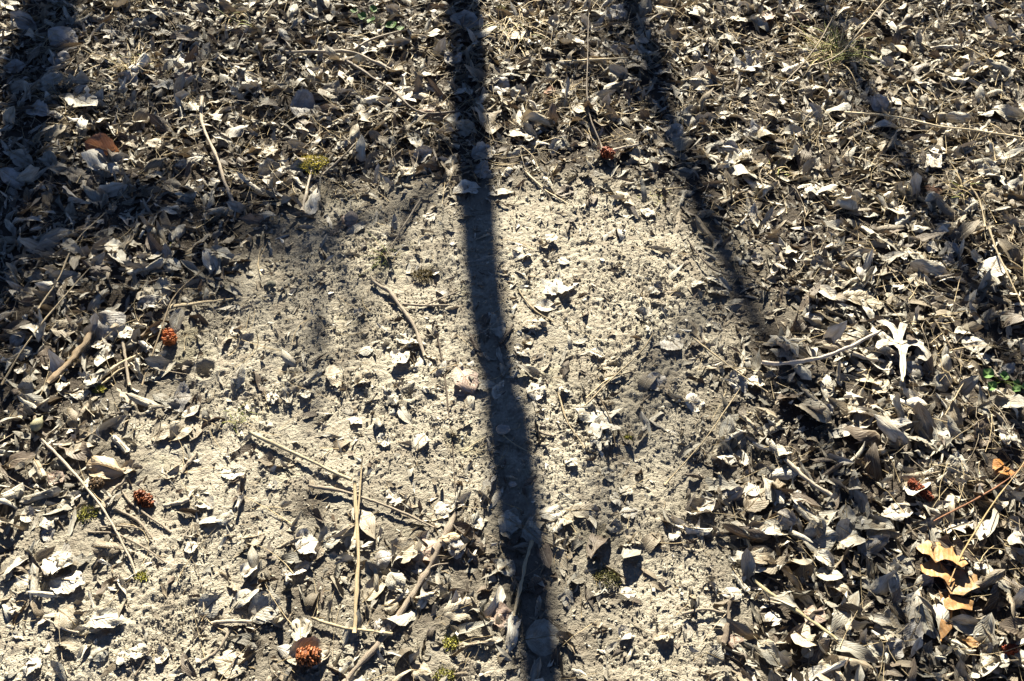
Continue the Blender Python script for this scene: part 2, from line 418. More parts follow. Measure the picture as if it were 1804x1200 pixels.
shadow_tree('big_tree', [(85, 0), (55, 90), (60, 170), (25, 300), (0, 380), (-20, 450), (-50, 600), (-100, 760)],
            [95, 110, 90, 120, 105, 120, 130, 130], 7.6, 9.0, 'thick tree whose broad shadow darkens the left edge', 10, 4,
            [([(-20, 450), (150, 415), (350, 395), (480, 415), (553, 480)], .06, .024, 1.0),
             ([(20, 340), (190, 365), (400, 375), (560, 385), (650, 420)], .05, .022, 1.0),
             ([(40, 120), (200, 60), (420, 90), (600, 40), (700, 60)], .05, .02, 2.5),
             ([(40, 160), (220, 200), (330, 170), (500, 200), (640, 190)], .06, .02, 1.0),
             ([(-10, 400), (110, 470), (210, 540), (300, 480), (420, 500)], .045, .018, .6),
             ([(10, 300), (130, 300), (230, 340), (330, 300)], .05, .02, .3),
             ([(60, 170), (110, 90), (140, -10), (150, -80)], .06, .03, .5),
             ([(25, 300), (95, 350), (60, 500), (20, 660), (-20, 800)], .05, .03, .5)])

# ------------------------------------------------------------------ leaves
TINT = {  # colour of the dead leaf, 'blue' being grey with skylit shade mixed in, last value how much light comes through
    'amber': (.62, .28, .07, .35), 'white': (.66, .64, .575, .06), 'pale': (.58, .565, .495, .06), 'grey': (.42, .41, .36, .05), 'tan': (.46, .415, .325, .07),
    'brown': (.27, .23, .17, .08), 'dark': (.15, .12, .095, .10), 'rust': (.38, .20, .125, .32), 'orange': (.58, .345, .145, .25),
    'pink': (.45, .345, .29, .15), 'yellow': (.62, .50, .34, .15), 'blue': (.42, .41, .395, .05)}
def leaf_mesh(shape, L, W, nu, nv, roll, bend, twist, wrinkle, seed, gen):
    """points of one leaf, base at 0, tip along +x, upper side +z"""
    s = np.linspace(0, 1, nu)[:, None]; v = np.linspace(-1, 1, nv)[None, :]
    if shape == 'k':        # oak: rounded lobes
        nl = gen.integers(3, 5)
        prof = np.sin(np.pi * np.clip(s, .0, 1) ** .75) ** .6 * (.62 + .38 * np.cos(2 * np.pi * (nl * s + .35 * np.sign(v) * .3)))
        sweep = .14 * np.abs(v)
    elif shape == 's':      # maple-like star: built in polar form
        th = (v * .97) * np.pi * .86
        r = .34 + 0 * th
        for a0, h0 in ((0, .66), (.95, .56), (-.95, .56), (1.9, .34), (-1.9, .34)): r = np.maximum(r, .30 + h0 * np.exp(-np.abs(th - a0) / .26))
        r = r + gen.normal(0, .025, (1, nv))
        r = r / r.max()
        x = .28 * L + s * r * np.cos(th) * L * .72; y = s * r * np.sin(th) * W * .62
        prof = None
    else:
        a = gen.uniform(.72, .95)
        prof = np.sin(np.pi * np.clip(s, 0, 1) ** a) ** gen.uniform(.75, 1.05)
        sweep = .05 * np.abs(v)
    if prof is not None:
        jag = 1 + gen.normal(0, .055 if nu > 12 else .14, (nu, nv)) * (np.abs(v) > .9)
        y = v * prof * jag * W / 2; x = (s + sweep * np.sin(np.pi * s)) * L + 0 * v
        # broken bits
        if gen.random() < .35:
            k = gen.uniform(.3, .8); sgn = gen.choice([-1, 1]); cut = np.exp(-((s - k) / .1) ** 2) * gen.uniform(.2, .75)
            y = np.where(v * sgn > 0, y * (1 - cut), y)
    ww = wrinkle
    nz = vnoise(x / L * 3 + seed * 91, y / L * 5 + seed * 53, 2) - .5
    n2 = vnoise(x / L * 7 + seed * 31, y / L * 9 + seed * 73, 3) - .5
    fold = .10 * np.abs(y) * gen.choice([-1, 1, 1])
    k2 = roll * (.55 + .9 * vnoise(s * 2.2 + seed * 17, 0 * s + seed * 7, 4))
    k2 = np.where(np.abs(k2) < 1e-3, 1e-3, k2)
    z0 = fold + ww * L * (nz * .30 + n2 * .12)
    if shape == 'f': z0 = z0 + .0045 * L * np.sin((s * 8 - np.abs(v) * 2.2 + .25 * nz) * 2 * np.pi) * (.45 if nu > 12 else 0)
    ang = y * k2; yy = np.sin(ang) / k2; zz = (1 - np.cos(ang)) / k2 + z0
    tw = twist * (x / L - .4); yy, zz = yy * np.cos(tw) - zz * np.sin(tw), yy * np.sin(tw) + zz * np.cos(tw)
    k1 = bend if abs(bend) > 1e-3 else 1e-3
    ph = k1 * (x - L / 2); X = np.sin(ph) / k1 - zz * np.sin(ph); Z = (1 - np.cos(ph)) / k1 + zz * np.cos(ph)
    V = np.stack([X, yy + 0 * X, Z], -1).reshape(-1, 3)
    luv = np.stack([s + 0 * v, v + 0 * s, np.full((nu, nv), seed)], -1).reshape(-1, 3)
    return V, luv
def basis(dirxy, tilt):
    """frame with x along dirxy on the ground, normal leaning by tilt=(tx,ty)"""
    n = np.array([tilt[0], tilt[1], 1.0]); n /= np.linalg.norm(n)
    x = np.array([dirxy[0], dirxy[1], 0.0]); x -= n * x.dot(n); x /= np.linalg.norm(x)
    return np.stack([x, np.cross(n, x), n], 0)

# --- uncounted litter: thousands of leaves below and between those set one by one
PROTO = {}
FACE = {}
gen = np.random.default_rng(5)
for res, (nu, nv) in enumerate(((6, 4), (9, 5))):
    FACE[res] = grid_faces(nu, nv); PROTO[res] = []
    for k in range(90):
        sh = gen.choice(['o', 'o', 'f', 'k', 'o', 'o'])
        L = 1.0; W = gen.uniform(.16, .50)
        roll = (gen.choice([-1, 1], p=[.35, .65]) * abs(gen.normal(0, .8)) + (gen.choice([-1, 1]) * gen.uniform(1.3, 2.7) if gen.random() < .34 else 0)) / (W / 2)
        PROTO[res].append(leaf_mesh(sh, L, W, nu, nv, roll, gen.normal(.0, .95), gen.normal(0, .8), gen.uniform(.2, 1.0), gen.random(), gen))
FILL_P = ['pale', 'grey', 'grey', 'tan', 'tan', 'brown', 'brown', 'dark', 'dark', 'pale', 'white', 'white', 'grey', 'brown', 'pale']
def in_frame(x, y, m=60):
    u, v = pix(np.stack([x, np.maximum(y, .25), 0 * x], -1))
    return (u > -m) & (u < 1804 + m) & (v > -m) & (v < 1200 + m)
litter = MB()
def scatter(n, smin, smax, res, q, tiltsd, gate, bare_keep, layer_shade):
    x = gen.uniform(-2.2, 2.2, n); y = gen.uniform(.22, 3.3, n)
    d = density(x, y) + (fbm(x * 11, y * 11, 2, 5) - .5) * .35
    keep = gen.random(n) < np.clip((d - gate) / (.85 - gate), bare_keep, 1) ** 1.3
    keep &= in_frame(x, y) | (gen.random(n) < (.95 if res == 0 else .5))
    for xx, yy in zip(x[keep], y[keep]):
        V, luv = PROTO[res][gen.integers(90)]
        L = np.exp(gen.uniform(np.log(smin), np.log(smax)))
        a = gen.uniform(0, 2 * np.pi)
        dd = density(np.array([xx]), np.array([yy]))[0]
        t = gen.normal(0, tiltsd * (.35 + .65 * min(1, dd * 1.2)), 2)
        Bm = basis((math.cos(a), math.sin(a)), t)
        W = (V * L) @ Bm; W[:, 0] += xx; W[:, 1] += yy
        W[:, 2] += settle(W, q)
        c = np.array(TINT[FILL_P[gen.integers(len(FILL_P))]]) * np.array([1, 1, 1, 1.0]); c[:3] *= gen.uniform(.66, 1.15) * (layer_shade if dd > .4 else 1)  # lower layers tinted darker, painting shade into the gaps between leaves
        l = luv.copy(); l[:, 2] = gen.random()
        litter.add(W, FACE[res], c, l)
scatter(12500, .028, .070, 0, .55, .34, .14, .012, .42)      # rotted bottom leaves, darkened further so gap shade is in their colour
scatter(13000, .026, .072, 0, .60, .48, .14, .02, .66)  # middle leaves, tint also lowered to deepen the painted gap shade
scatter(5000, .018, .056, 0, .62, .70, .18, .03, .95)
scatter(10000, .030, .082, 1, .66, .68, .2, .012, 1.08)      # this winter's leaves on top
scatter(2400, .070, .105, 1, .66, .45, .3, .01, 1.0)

# --- broken leaf chips
chips = MB()
def chip_scatter(n, lo, hi, bare):
    x = gen.uniform(-1.9, 1.9, n); y = gen.uniform(.3, 3.1, n)
    d = density(x, y); k = (gen.random(n) < np.maximum(bare, d * .42)) & in_frame(x, y, 300)
    fch = np.array([[0, 1, 2], [0, 2, 3], [0, 3, 4], [0, 4, 5], [0, 5, 1]])
    for xx, yy in zip(x[k], y[k]):
        L = np.exp(gen.uniform(np.log(lo), np.log(hi)))
        th = np.sort(gen.uniform(0, 2 * np.pi, 5)); r = L * gen.uniform(.5, 1, 5) * .5
        P = np.zeros((6, 3)); asp = gen.uniform(1.0, 2.6); P[1:, 0] = r * np.cos(th) * asp; P[1:, 1] = r * np.sin(th) * 1.1 / asp; P[1:, 2] = gen.normal(0, .16 * L, 5)
        a = gen.uniform(0, 2 * np.pi); W = P @ basis((math.cos(a), math.sin(a)), gen.normal(0, .3, 2))
        W[:, 0] += xx; W[:, 1] += yy; W[:, 2] += settle(W, .7, .004)
        c = np.array(TINT[FILL_P[gen.integers(len(FILL_P))]]); c[:3] = c[:3] * gen.uniform(.7, 1.2)
        l = np.zeros((6, 3)); l[:, 0] = .4 + P[:, 0] * 6; l[:, 1] = .3 + P[:, 1] * 8; l[:, 2] = gen.random()
        chips.add(W, fch, c, l)
chip_scatter(56000, .006, .026, .22)

# --- leaves read off the photograph one by one.  crop letter, base x y, tip x y, width, shape, colour, form  (crop pixels are photograph pixels x 3)
ORG = {'A': (0, 0), 'B': (600, 0), 'D': (1204, 0), 'E': (0, 400), 'F': (600, 400), 'G': (1204, 400), 'I': (0, 800), 'J': (600, 800), 'K': (1204, 800)}
LEAVES = """
A 630 840 470 780 110 o rust u;A 440 810 655 895 95 o white;A 640 700 712 745 55 o brown;A 990 250 945 385 95 f pale;A 915 385 1015 390 65 o pink;A 700 400 785 330 110 r white;
A 630 390 725 440 70 o blue;A 810 430 915 475 75 f pale;A 270 170 390 235 95 o blue;A 490 640 595 655 65 o white;A 715 620 805 670 75 o pale;A 1005 530 1060 595 55 o pale;
A 1530 545 1685 540 120 o blue;A 1700 480 1795 525 95 o tan;A 1355 545 1435 550 75 o pale;A 1560 640 1665 680 65 o tan;A 1585 790 1695 790 65 f tan;A 1360 915 1505 850 85 f grey;
A 1390 955 1525 890 45 r pale;A 1380 785 1455 835 75 k tan;A 930 1045 1045 1030 50 r pale;A 860 980 970 1005 55 o brown;A 765 940 865 930 65 a pale;A 845 1110 965 1115 55 o pale;
A 365 900 455 965 65 o brown;A 275 845 355 915 55 o tan;A 350 480 520 610 95 o pale;A 255 320 375 310 75 o blue;A 60 90 180 150 65 o blue;A 0 165 75 195 60 o white;
A 205 465 345 420 55 o grey;A 1225 360 1305 405 42 r pale;A 1655 185 1755 140 50 r tan;A 785 760 875 785 60 o brown;A 1100 590 1170 660 60 k pale;A 1280 430 1390 460 60 o pale;A 480 290 560 330 50 o tan;
A 20 350 130 330 60 o blue;A 140 560 260 600 70 o blue;A 60 800 170 860 70 o grey;A 20 920 120 990 70 o blue;A 150 430 40 470 60 o grey;A 830 160 910 210 60 o pale;A 1050 120 980 160 60 o brown;A 700 120 790 150 50 o pale;
B 575 85 735 135 75 o blue;B 555 300 635 345 75 o blue;B 425 350 492 440 65 k pale;B 265 510 435 475 150 s pale;B 150 525 185 575 45 o pale;B 405 600 545 620 62 o pink;
B 378 700 412 805 62 o pale;B 378 825 485 785 62 o blue;B 590 1020 745 985 78 f white;B 800 720 735 550 160 k brown;B 805 430 885 485 75 o blue;B 895 490 985 505 65 o grey;
B 1075 470 1135 490 55 o rust;B 1245 570 1305 615 65 o tan;B 885 385 945 345 45 o pale;B 1145 180 1285 255 75 f pale;B 920 170 985 225 85 o tan;B 1415 60 1505 85 75 o blue;
B 1675 30 1755 85 75 o tan;B 1515 300 1615 385 85 o brown;B 1685 360 1745 425 75 k pale;B 1425 250 1485 272 45 o blue;B 1555 790 1615 865 75 o tan;B 1635 850 1735 865 52 o pale;
B 1485 745 1565 735 52 o pale;B 1650 720 1755 775 72 o brown;B 1725 735 1800 690 62 o blue;B 1105 795 1185 715 52 o grey;B 915 690 965 755 62 o tan;B 975 745 1035 710 42 o pale;
B 955 640 1135 655 52 r tan;B 655 420 692 495 36 o pale;B 855 935 905 880 42 r pale;B 1075 920 1115 990 42 r pale;B 1140 1025 1235 990 52 o dark;B 1585 1100 1665 1135 52 o pale;
B 435 1140 505 1110 52 o pale;B 325 935 385 880 62 o tan;B 5 1185 95 1150 75 o pink;B 80 220 140 260 60 o pale;B 190 260 280 240 60 k pale;B 1000 60 1090 110 50 o pale;B 690 820 820 800 80 o blue;B 700 880 800 900 70 o blue;B 610 650 720 690 70 o grey;
D 245 395 405 345 115 k blue;D 575 115 655 85 65 o pink;D 445 545 515 485 52 o white;D 425 645 495 585 75 o tan;D 635 655 685 600 62 o blue;D 185 612 252 588 45 o white;
D 325 660 395 685 62 o blue;D 238 90 345 112 62 o pale;D 15 30 95 95 85 f pale;D 995 540 1065 605 75 o blue;D 1075 480 1145 575 52 o white;D 1195 442 1285 430 62 o white;
D 1535 692 1605 680 52 o white;D 1635 270 1705 335 52 o pale;D 1235 815 1355 905 95 f white;D 635 1012 765 1000 85 k white;D 265 875 355 780 62 o pale;D 200 780 305 792 62 o blue;
D 465 830 565 852 52 o pale;D 1275 985 1375 1015 52 o rust;D 1075 1140 1185 1075 85 f white;D 785 1090 935 1112 62 r pale;D 1095 980 1195 1055 62 r tan;D 395 1065 475 980 44 r pale;
D 1125 140 1195 162 52 o blue;D 1025 330 1115 362 52 o blue;D 1255 170 1295 245 42 o tan;D 95 220 165 250 62 o brown;D 360 1000 435 980 62 o pale;D 875 1030 945 1062 52 o blue;
D 1295 790 1385 825 62 o white;D 410 130 460 70 60 o pink;D 1390 420 1500 440 55 r pale;D 1570 600 1640 570 55 o pale;D 1610 760 1690 870 60 o pale;D 110 710 190 700 60 o pale;D 1330 680 1420 690 60 f tan;D 1580 880 1660 950 60 o grey;D 30 420 160 430 50 r grey;
E 205 870 90 870 95 o tan;E 55 990 145 992 65 o tan;E 265 540 415 520 85 f brown;E 525 470 625 570 140 o blue;E 615 572 705 540 75 o white;E 805 340 918 350 88 o grey;
E 735 330 805 355 75 o tan;E 715 390 865 402 65 o blue;E 775 150 855 140 55 o pale;E 555 122 655 110 65 o pale;E 465 212 585 210 65 o dark;E 695 512 775 520 44 r tan;
E 795 542 875 530 55 o pale;E 315 240 225 262 52 r pale;E 135 240 225 285 65 o tan;E 165 425 285 440 52 r tan;E 335 305 435 258 44 r tan;E 735 610 825 695 50 r white;
E 495 690 605 690 95 o pale;E 308 870 365 815 52 o white;E 365 885 475 868 55 o pale;E 195 685 285 690 85 o dark;E 635 960 695 960 45 o blue;E 915 905 1015 900 110 o blue;
E 965 1015 1055 940 52 o white;E 905 1135 1015 1015 85 f tan;E 785 1115 925 1055 75 a tan;E 595 1105 685 1195 62 r pale;E 1225 880 1295 750 55 a grey;E 1245 575 1230 520 42 o white;
E 1245 645 1345 570 52 o grey;E 1405 912 1475 888 62 o white;E 1500 840 1535 925 44 o pale;E 1715 790 1815 760 105 f tan;E 1585 895 1645 870 62 o pale;E 1600 835 1705 755 34 r grey;
E 440 835 545 765 55 o pale;E 860 180 960 230 60 o grey;E 1060 150 1150 130 50 r pale;E 670 250 870 180 60 r pale;E 1090 140 1260 180 50 a grey;E 110 330 190 370 60 o tan;E 40 620 130 560 60 o blue;E 340 60 400 130 50 o grey;E 480 640 560 610 50 o pale;E 60 680 170 640 60 o grey;
F 345 650 288 750 85 o white;F 615 740 705 880 95 o pink;F 1143 385 1157 240 160 s white;F 1015 410 1145 432 55 f pale;F 955 500 1095 520 65 a tan;F 915 610 995 685 50 o white;
F 905 120 1015 150 55 o pale;F 1055 50 1092 115 42 o tan;F 1088 85 1138 45 52 o pale;F 848 208 888 255 42 o tan;F 985 885 1085 840 75 o white;F 1270 1060 1495 950 190 s pale;
F 1310 1130 1440 1110 95 k pale;F 1375 745 1495 708 55 f tan;F 1385 785 1495 768 65 o tan;F 1315 650 1395 685 52 o pale;F 1635 775 1695 865 85 o blue;F 1685 832 1755 842 52 o brown;
F 1715 565 1795 655 95 o white;F 1635 402 1725 400 42 o brown;F 1555 440 1665 495 52 o grey;F 1615 345 1725 318 42 a grey;F 785 535 875 515 100 o grey;F 860 790 915 725 85 o grey;
F 195 1140 265 1100 62 o white;F 385 1175 455 1085 65 o pale;F 238 850 298 945 52 f grey;F 55 1045 105 1005 62 o white;F 75 470 125 440 52 o white;F 75 830 155 755 62 o tan;F 960 590 1020 570 50 o tan;F 1150 160 1210 190 36 o white;F 1170 880 1200 820 44 o pale;F 300 560 390 610 70 o pale;F 90 660 180 640 50 o pale;
G 735 600 915 600 95 f brown;G 835 375 1005 365 85 f tan;G 955 412 1055 420 62 o tan;G 635 472 745 482 65 o blue;G 665 205 755 198 65 o grey;G 355 172 425 168 62 o blue;
G 1105 152 1185 130 62 o white;G 765 285 875 278 55 o tan;G 695 330 815 405 65 o white;G 900 290 965 290 95 o blue;G 1590 290 1655 175 95 o white;G 1465 625 1605 615 65 o white;
G 1545 660 1635 682 45 o white;G 1455 515 1515 565 85 o pale;G 1155 970 1255 985 85 o brown;G 725 830 805 842 95 f pale;G 1005 875 1085 798 62 o tan;G 575 920 785 1045 95 a tan;
G 605 815 705 935 52 r tan;G 525 550 605 695 44 a pale;G 245 835 335 808 95 o blue;G 335 790 435 815 65 o pale;G 0 935 115 920 75 o white;G 275 750 325 782 52 o tan;
G 175 1150 335 1078 44 r pale;G 205 990 275 1055 62 o grey;G 295 985 385 1075 40 r tan;G 1185 90 1275 165 52 o pale;G 1295 210 1385 232 62 o white;G 1365 160 1435 192 52 o blue;
G 1385 80 1445 142 52 o blue;G 1285 90 1355 112 62 o white;G 1185 255 1295 305 75 f tan;G 1335 790 1395 865 85 o grey;G 1675 740 1745 785 85 o blue;G 1525 1060 1655 1095 120 o dark;
G 1675 1135 1755 1105 62 o pale;G 1225 700 1265 725 52 o blue;G 865 940 925 955 75 f tan;G 735 930 795 975 52 o blue;G 125 330 245 350 65 o pale;G 35 278 115 312 62 o pale;G 425 460 485 472 45 o tan;G 1170 700 1280 760 60 o blue;G 940 390 1000 520 40 a pale;G 1100 290 1160 350 50 k white;
I 640 85 435 35 85 a yellow;I 630 75 755 68 52 o tan;I 225 550 395 590 125 f white;I 262 660 455 685 100 o white;I 462 885 675 872 85 a pale;I 315 825 405 905 95 o tan;
I 1310 1115 1125 1080 115 o tan;I 1305 870 1485 765 110 o grey;I 1225 815 1385 685 62 a pale;I 1045 850 1185 745 95 f grey;I 1590 1010 1585 850 95 f pale;I 1510 1090 1765 1035 105 a tan;
I 1565 510 1690 440 115 a white;I 1685 480 1805 415 85 o grey;I 1285 655 1355 575 62 o white;I 1238 310 1282 195 42 r white;I 1165 105 1305 85 65 o pale;I 1055 240 1125 285 62 o white;
I 850 125 955 65 52 o tan;I 325 285 425 195 52 o white;I 205 385 305 315 65 o pale;I 198 412 285 388 62 o blue;I 105 322 185 318 62 o white;I 635 500 485 500 95 f brown;
I 975 515 1045 468 62 o white;I 95 668 175 692 52 o pale;I 125 1115 215 1135 85 o white;I 465 1085 578 1015 65 o grey;I 615 1060 685 1082 62 o pale;I 675 1032 785 1050 65 f pale;
I 815 1062 895 1060 75 o pale;I 1135 352 1245 338 52 o pale;I 1285 445 1405 418 75 o tan;I 0 645 75 615 65 o tan;I 95 255 335 195 44 r grey;I 15 235 125 155 75 r pale;
I 435 150 495 152 65 o pale;I 35 835 95 815 30 o white;I 190 40 240 140 60 r tan;I 260 110 340 160 60 o pink;I 1420 140 1460 180 40 o white;I 1300 120 1230 260 36 r dark;I 1640 560 1480 620 60 o white;
J 285 570 405 470 115 f tan;J 385 570 530 455 100 o pink;J 175 560 285 545 75 o blue;J 535 452 638 425 65 o yellow;J 835 330 955 375 110 o grey;J 965 380 1065 465 65 o grey;
J 1045 320 1195 295 65 f pale;J 1105 415 1155 325 65 o pale;J 1145 330 1235 355 62 f tan;J 1215 300 1380 300 65 f tan;J 535 865 738 780 95 f tan;J 785 855 905 828 95 o pink;
J 495 312 575 275 75 o white;J 475 355 545 338 55 o tan;J 705 320 745 405 62 o white;J 245 180 315 275 65 k white;J 225 790 305 790 62 o tan;J 265 635 325 735 75 a grey;
J 125 765 235 630 75 o tan;J 175 935 265 865 65 o blue;J 375 782 525 738 52 r tan;J 565 512 665 498 75 o blue;J 865 915 955 865 52 o blue;J 1475 312 1575 298 52 o white;
J 1525 465 1575 405 82 o tan;J 1475 742 1565 728 52 o white;J 1485 215 1535 158 52 o pale;J 1645 975 1775 935 55 a tan;J 1475 972 1535 928 62 o white;J 985 705 1095 675 75 o dark;
J 835 625 915 565 85 o grey;J 355 1128 485 1162 62 o tan;J 0 1190 65 1095 62 o grey;J 975 985 1165 955 125 o grey;J 1735 408 1800 432 62 o white;J 1425 242 1485 228 62 o pale;J 640 1005 825 990 42 r tan;J 1380 120 1450 90 60 o grey;J 30 500 90 430 60 o pale;J 1190 60 1250 20 50 o pale;J 1400 370 1500 390 50 o grey;
K 0 310 178 255 115 o white;K 0 400 155 412 44 r white;K 425 125 535 255 75 o white;K 555 225 645 255 62 o white;K 215 228 315 165 75 o blue;K 325 215 395 178 62 o white;
K 325 310 445 190 85 f brown;K 495 308 605 365 65 o blue;K 575 275 705 395 55 r grey;K 645 432 825 405 115 o grey;K 855 270 870 390 75 o grey;K 810 475 940 410 115 f pale;
K 955 525 1085 425 65 o blue;K 975 450 1085 372 85 o tan;K 1045 312 1218 305 75 o white;K 1365 415 1535 365 65 k white;K 1225 165 1345 225 85 o brown;K 1375 60 1508 95 110 f grey;
K 1745 115 1645 20 80 o amber;K 1500 972 1588 992 44 o orange;K 1015 905 1168 925 130 f tan;K 1235 795 1335 970 95 o grey;K 1365 955 1535 1065 55 r pale;
K 1395 890 1605 935 65 o grey;K 635 818 755 885 85 f pink;K 565 935 705 1028 105 f tan;K 715 1095 845 1185 105 f tan;K 270 945 275 1030 85 o pink;K 125 1055 215 1095 105 f grey;
K 395 975 525 1108 65 o grey;K 325 528 435 572 65 o tan;K 695 518 805 585 65 o white;K 745 655 895 748 65 a tan;K 445 905 505 835 62 o white;K 195 742 325 728 55 o white;
K 1565 1015 1625 1065 75 o blue;K 1585 1125 1665 1075 85 o pale;K 635 1062 685 1018 45 o tan;K 955 995 1065 1065 65 o grey;K 1075 1065 1155 995 75 o blue;K 1705 338 1775 385 65 o blue;
K 1735 428 1800 442 65 o blue;K 1525 602 1595 598 34 o white;K 700 620 850 640 60 o pale;K 270 600 350 720 55 r pale;K 130 640 210 770 50 r grey;K 1240 880 1180 1020 70 o blue;K 1110 560 1220 620 70 o grey;K 1420 990 1500 1090 50 r grey
"""
gl = np.random.default_rng(23)
hand = []
for e in LEAVES.replace('\n', '').split(';'):
    p = e.split()
    if len(p) < 6: continue
    ox, oy = ORG[p[0]]; x0, y0, x1, y1, w = map(float, p[1:6])
    hand.append(dict(a=(ox + x0 / 3, oy + y0 / 3), b=(ox + x1 / 3, oy + y1 / 3), w=w / 3, shape=p[6], tint=p[7], form=p[8] if len(p) > 8 else ''))
gl.shuffle(hand)
hand.sort(key=lambda h: h['tint'] in ('white', 'amber', 'orange', 'rust', 'yellow') or h['shape'] == 's')
BIGF = {n: grid_faces(n[0], n[1]) for n in ((17, 9), (8, 33))}
def place_leaf(h):
    A = gp(*h['a']); B = gp(*h['b']); zz = float(np.mean(hat(*((A + B) / 2)[:2]))) + .004; A = gp(*h['a'], zz); B = gp(*h['b'], zz); d = B - A; L = float(np.hypot(d[0], d[1])); mid = (A + B) / 2
    um = ((h['a'][0] + h['b'][0]) / 2, (h['a'][1] + h['b'][1]) / 2)
    W = h['w'] / ppm(*um) * 1.25
    # the photograph foreshortens widths that run up the picture
    horiz = abs(d[0]) / (L + 1e-9); W *= 1 + .25 * horiz
    sh = h['shape']; t = h['tint']; g = gl
    roll = g.choice([-1, 1], p=[.4, .6]) * abs(g.normal(0, .9)) / max(W, .01); bend = g.normal(0, .45) / L; tw = g.normal(0, .3); wr = g.uniform(.3, .9)
    dens = density(np.array([mid[0]]), np.array([mid[1]]))[0]; tl = .4 + .6 * dens
    tilt = g.normal(0, .14, 2) * tl
    if t in ('white', 'pale', 'yellow', 'amber'): tilt[1] += g.uniform(.10, .35) * tl
    if t in ('blue', 'dark', 'grey'): tilt[1] -= g.uniform(.15, .5) * tl
    if h['form'] == 'u': tilt = np.array([-.1, -.9])
    nu, nv = 17, 9
    if sh == 'r': roll = g.choice([-1, 1]) * g.uniform(1.7, 2.6) / (W * .5) ; W *= 1.7
    if sh == 'a': bend = -g.uniform(.9, 1.5) / L; roll = g.uniform(-.6, 1.2) / W; tw = g.normal(0, .6)
    if sh == 's': nu, nv = 8, 33; roll = g.uniform(.3, .8) / W; W *= 1.15
    V, luv = leaf_mesh(sh, L, W, nu, nv, roll, bend, tw, wr, g.random(), g)
    Bm = basis(d[:2] / L, tilt); P = V @ Bm; P[:, 0] += mid[0]; P[:, 1] += mid[1]
    P[:, 2] += settle(P, .80 if dens > .4 else .9, .02)
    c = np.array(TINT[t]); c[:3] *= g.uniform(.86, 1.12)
    h.update(P=P, luv=luv, c=c, nn=(nu, nv), L=L, W=W, um=um, dens=dens, roll=roll * W, bend=bend * L)
    return h
for h in hand: place_leaf(h)

# ------------------------------------------------------------------ landmarks used to say which leaf is meant
LAND = [((300, 602), 'the bright orange stripped cone'), ((253, 880), 'the cone under the long twig'), ((545, 1168), 'the barrel-shaped cone at the bottom'),
    ((1615, 870), 'the long dark red cone'), ((1068, 280), 'the small red cone near the top'), ((1775, 1148), 'the red cone in the corner'),
    ((1590, 612), 'the white deeply cut leaf'), ((1650, 1020), 'the big orange oak leaf'), ((1770, 690), 'the green round-leaved plant'),
    ((1465, 90), 'the green-based grass tuft'), ((230, 105), 'the top left grass tuft'), ((550, 293), 'the yellow moss cushion'),
    ((1440, 635), 'the pale curved stick'), ((720, 560), 'the forked dark twig'), ((530, 805), 'the straight pale stalk'), ((650, 890), 'the twig beside the reed'),
    ((627, 1050), 'the upright split reed'), ((720, 1060), 'the thick dead branch'), ((925, 1015), 'the reed in the trunk shadow'), ((160, 880), 'the long bent pale twig'),
    ((125, 635), 'the rotten bark strip'), ((382, 280), 'the crooked upper left twig'), ((590, 100), 'the arched top twig'), ((1640, 235), 'the long right-hand stem'),
    ((73, 762), 'the greenish nut husk'), ((1400, 1080), 'the lower right pale stalk'), ((1000, 60), 'the dry grass tangle'), ((980, 500), 'the small star-shaped leaf'),
    ((1070, 735), 'the big star-shaped leaf'), ((185, 270), 'the upright rust brown leaf'), ((865, 215), 'the brown oak leaf in shadow'), ((840, 335), 'the white leaf across the shadow'),
    ((880, 600), 'the middle trunk shadow'), ((1265, 420), 'the second trunk shadow'), ((1690, 460), 'the top right trunk shadow'), ((1430, 850), 'the grey stick in the litter'),
    ((40, 200), 'the dark upper left shade'), ((1100, 620), 'the thin fallen stalks'), ((360, 660), 'the burrow hole'), ((1765, 822), 'the glossy orange leaf')]
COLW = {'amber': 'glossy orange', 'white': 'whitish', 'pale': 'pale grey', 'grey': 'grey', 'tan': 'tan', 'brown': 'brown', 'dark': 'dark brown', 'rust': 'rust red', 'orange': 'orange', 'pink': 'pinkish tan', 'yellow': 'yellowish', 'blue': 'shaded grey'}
def direction(dx, dy):
    ax, ay = abs(dx), abs(dy)
    if max(ax, ay) < 14: return 'at'
    if ax < .45 * ay: return 'above' if dy < 0 else 'below'
    if ay < .45 * ax: return 'left of' if dx < 0 else 'right of'
    return ('up and ' if dy < 0 else 'down and ') + ('left' if dx < 0 else 'right') + ' of'
SPECIAL = {(640, 850): 0}
seen = {}
def leaf_label(h):
    u, v = h['um']; c = COLW[h['tint']]
    kind = {'o': 'oval leaf', 'f': 'ribbed leaf', 'k': 'lobed leaf', 's': 'star-shaped leaf', 'r': 'rolled-up leaf', 'a': 'arched leaf'}[h['shape']]
    near = sorted(LAND, key=lambda l: math.hypot(l[0][0] - u, l[0][1] - v))
    size = 'large ' if h['L'] > .062 else ('small ' if h['L'] < .034 else '')
    opts = []
    for l in near[:5]:
        dx, dy = u - l[0][0], v - l[0][1]
        if math.hypot(dx, dy) < 12: continue
        opts.append(f"{size}{c} {kind} {direction(dx, dy)} {l[1]}")
    for o in opts:
        if o not in seen: seen[o] = 1; return o, None
    l = near[0]; dx, dy = u - l[0][0], v - l[0][1]
    return f"{size}{c} {kind} {direction(dx, dy)} {l[1]}", 'look-alike leaves'
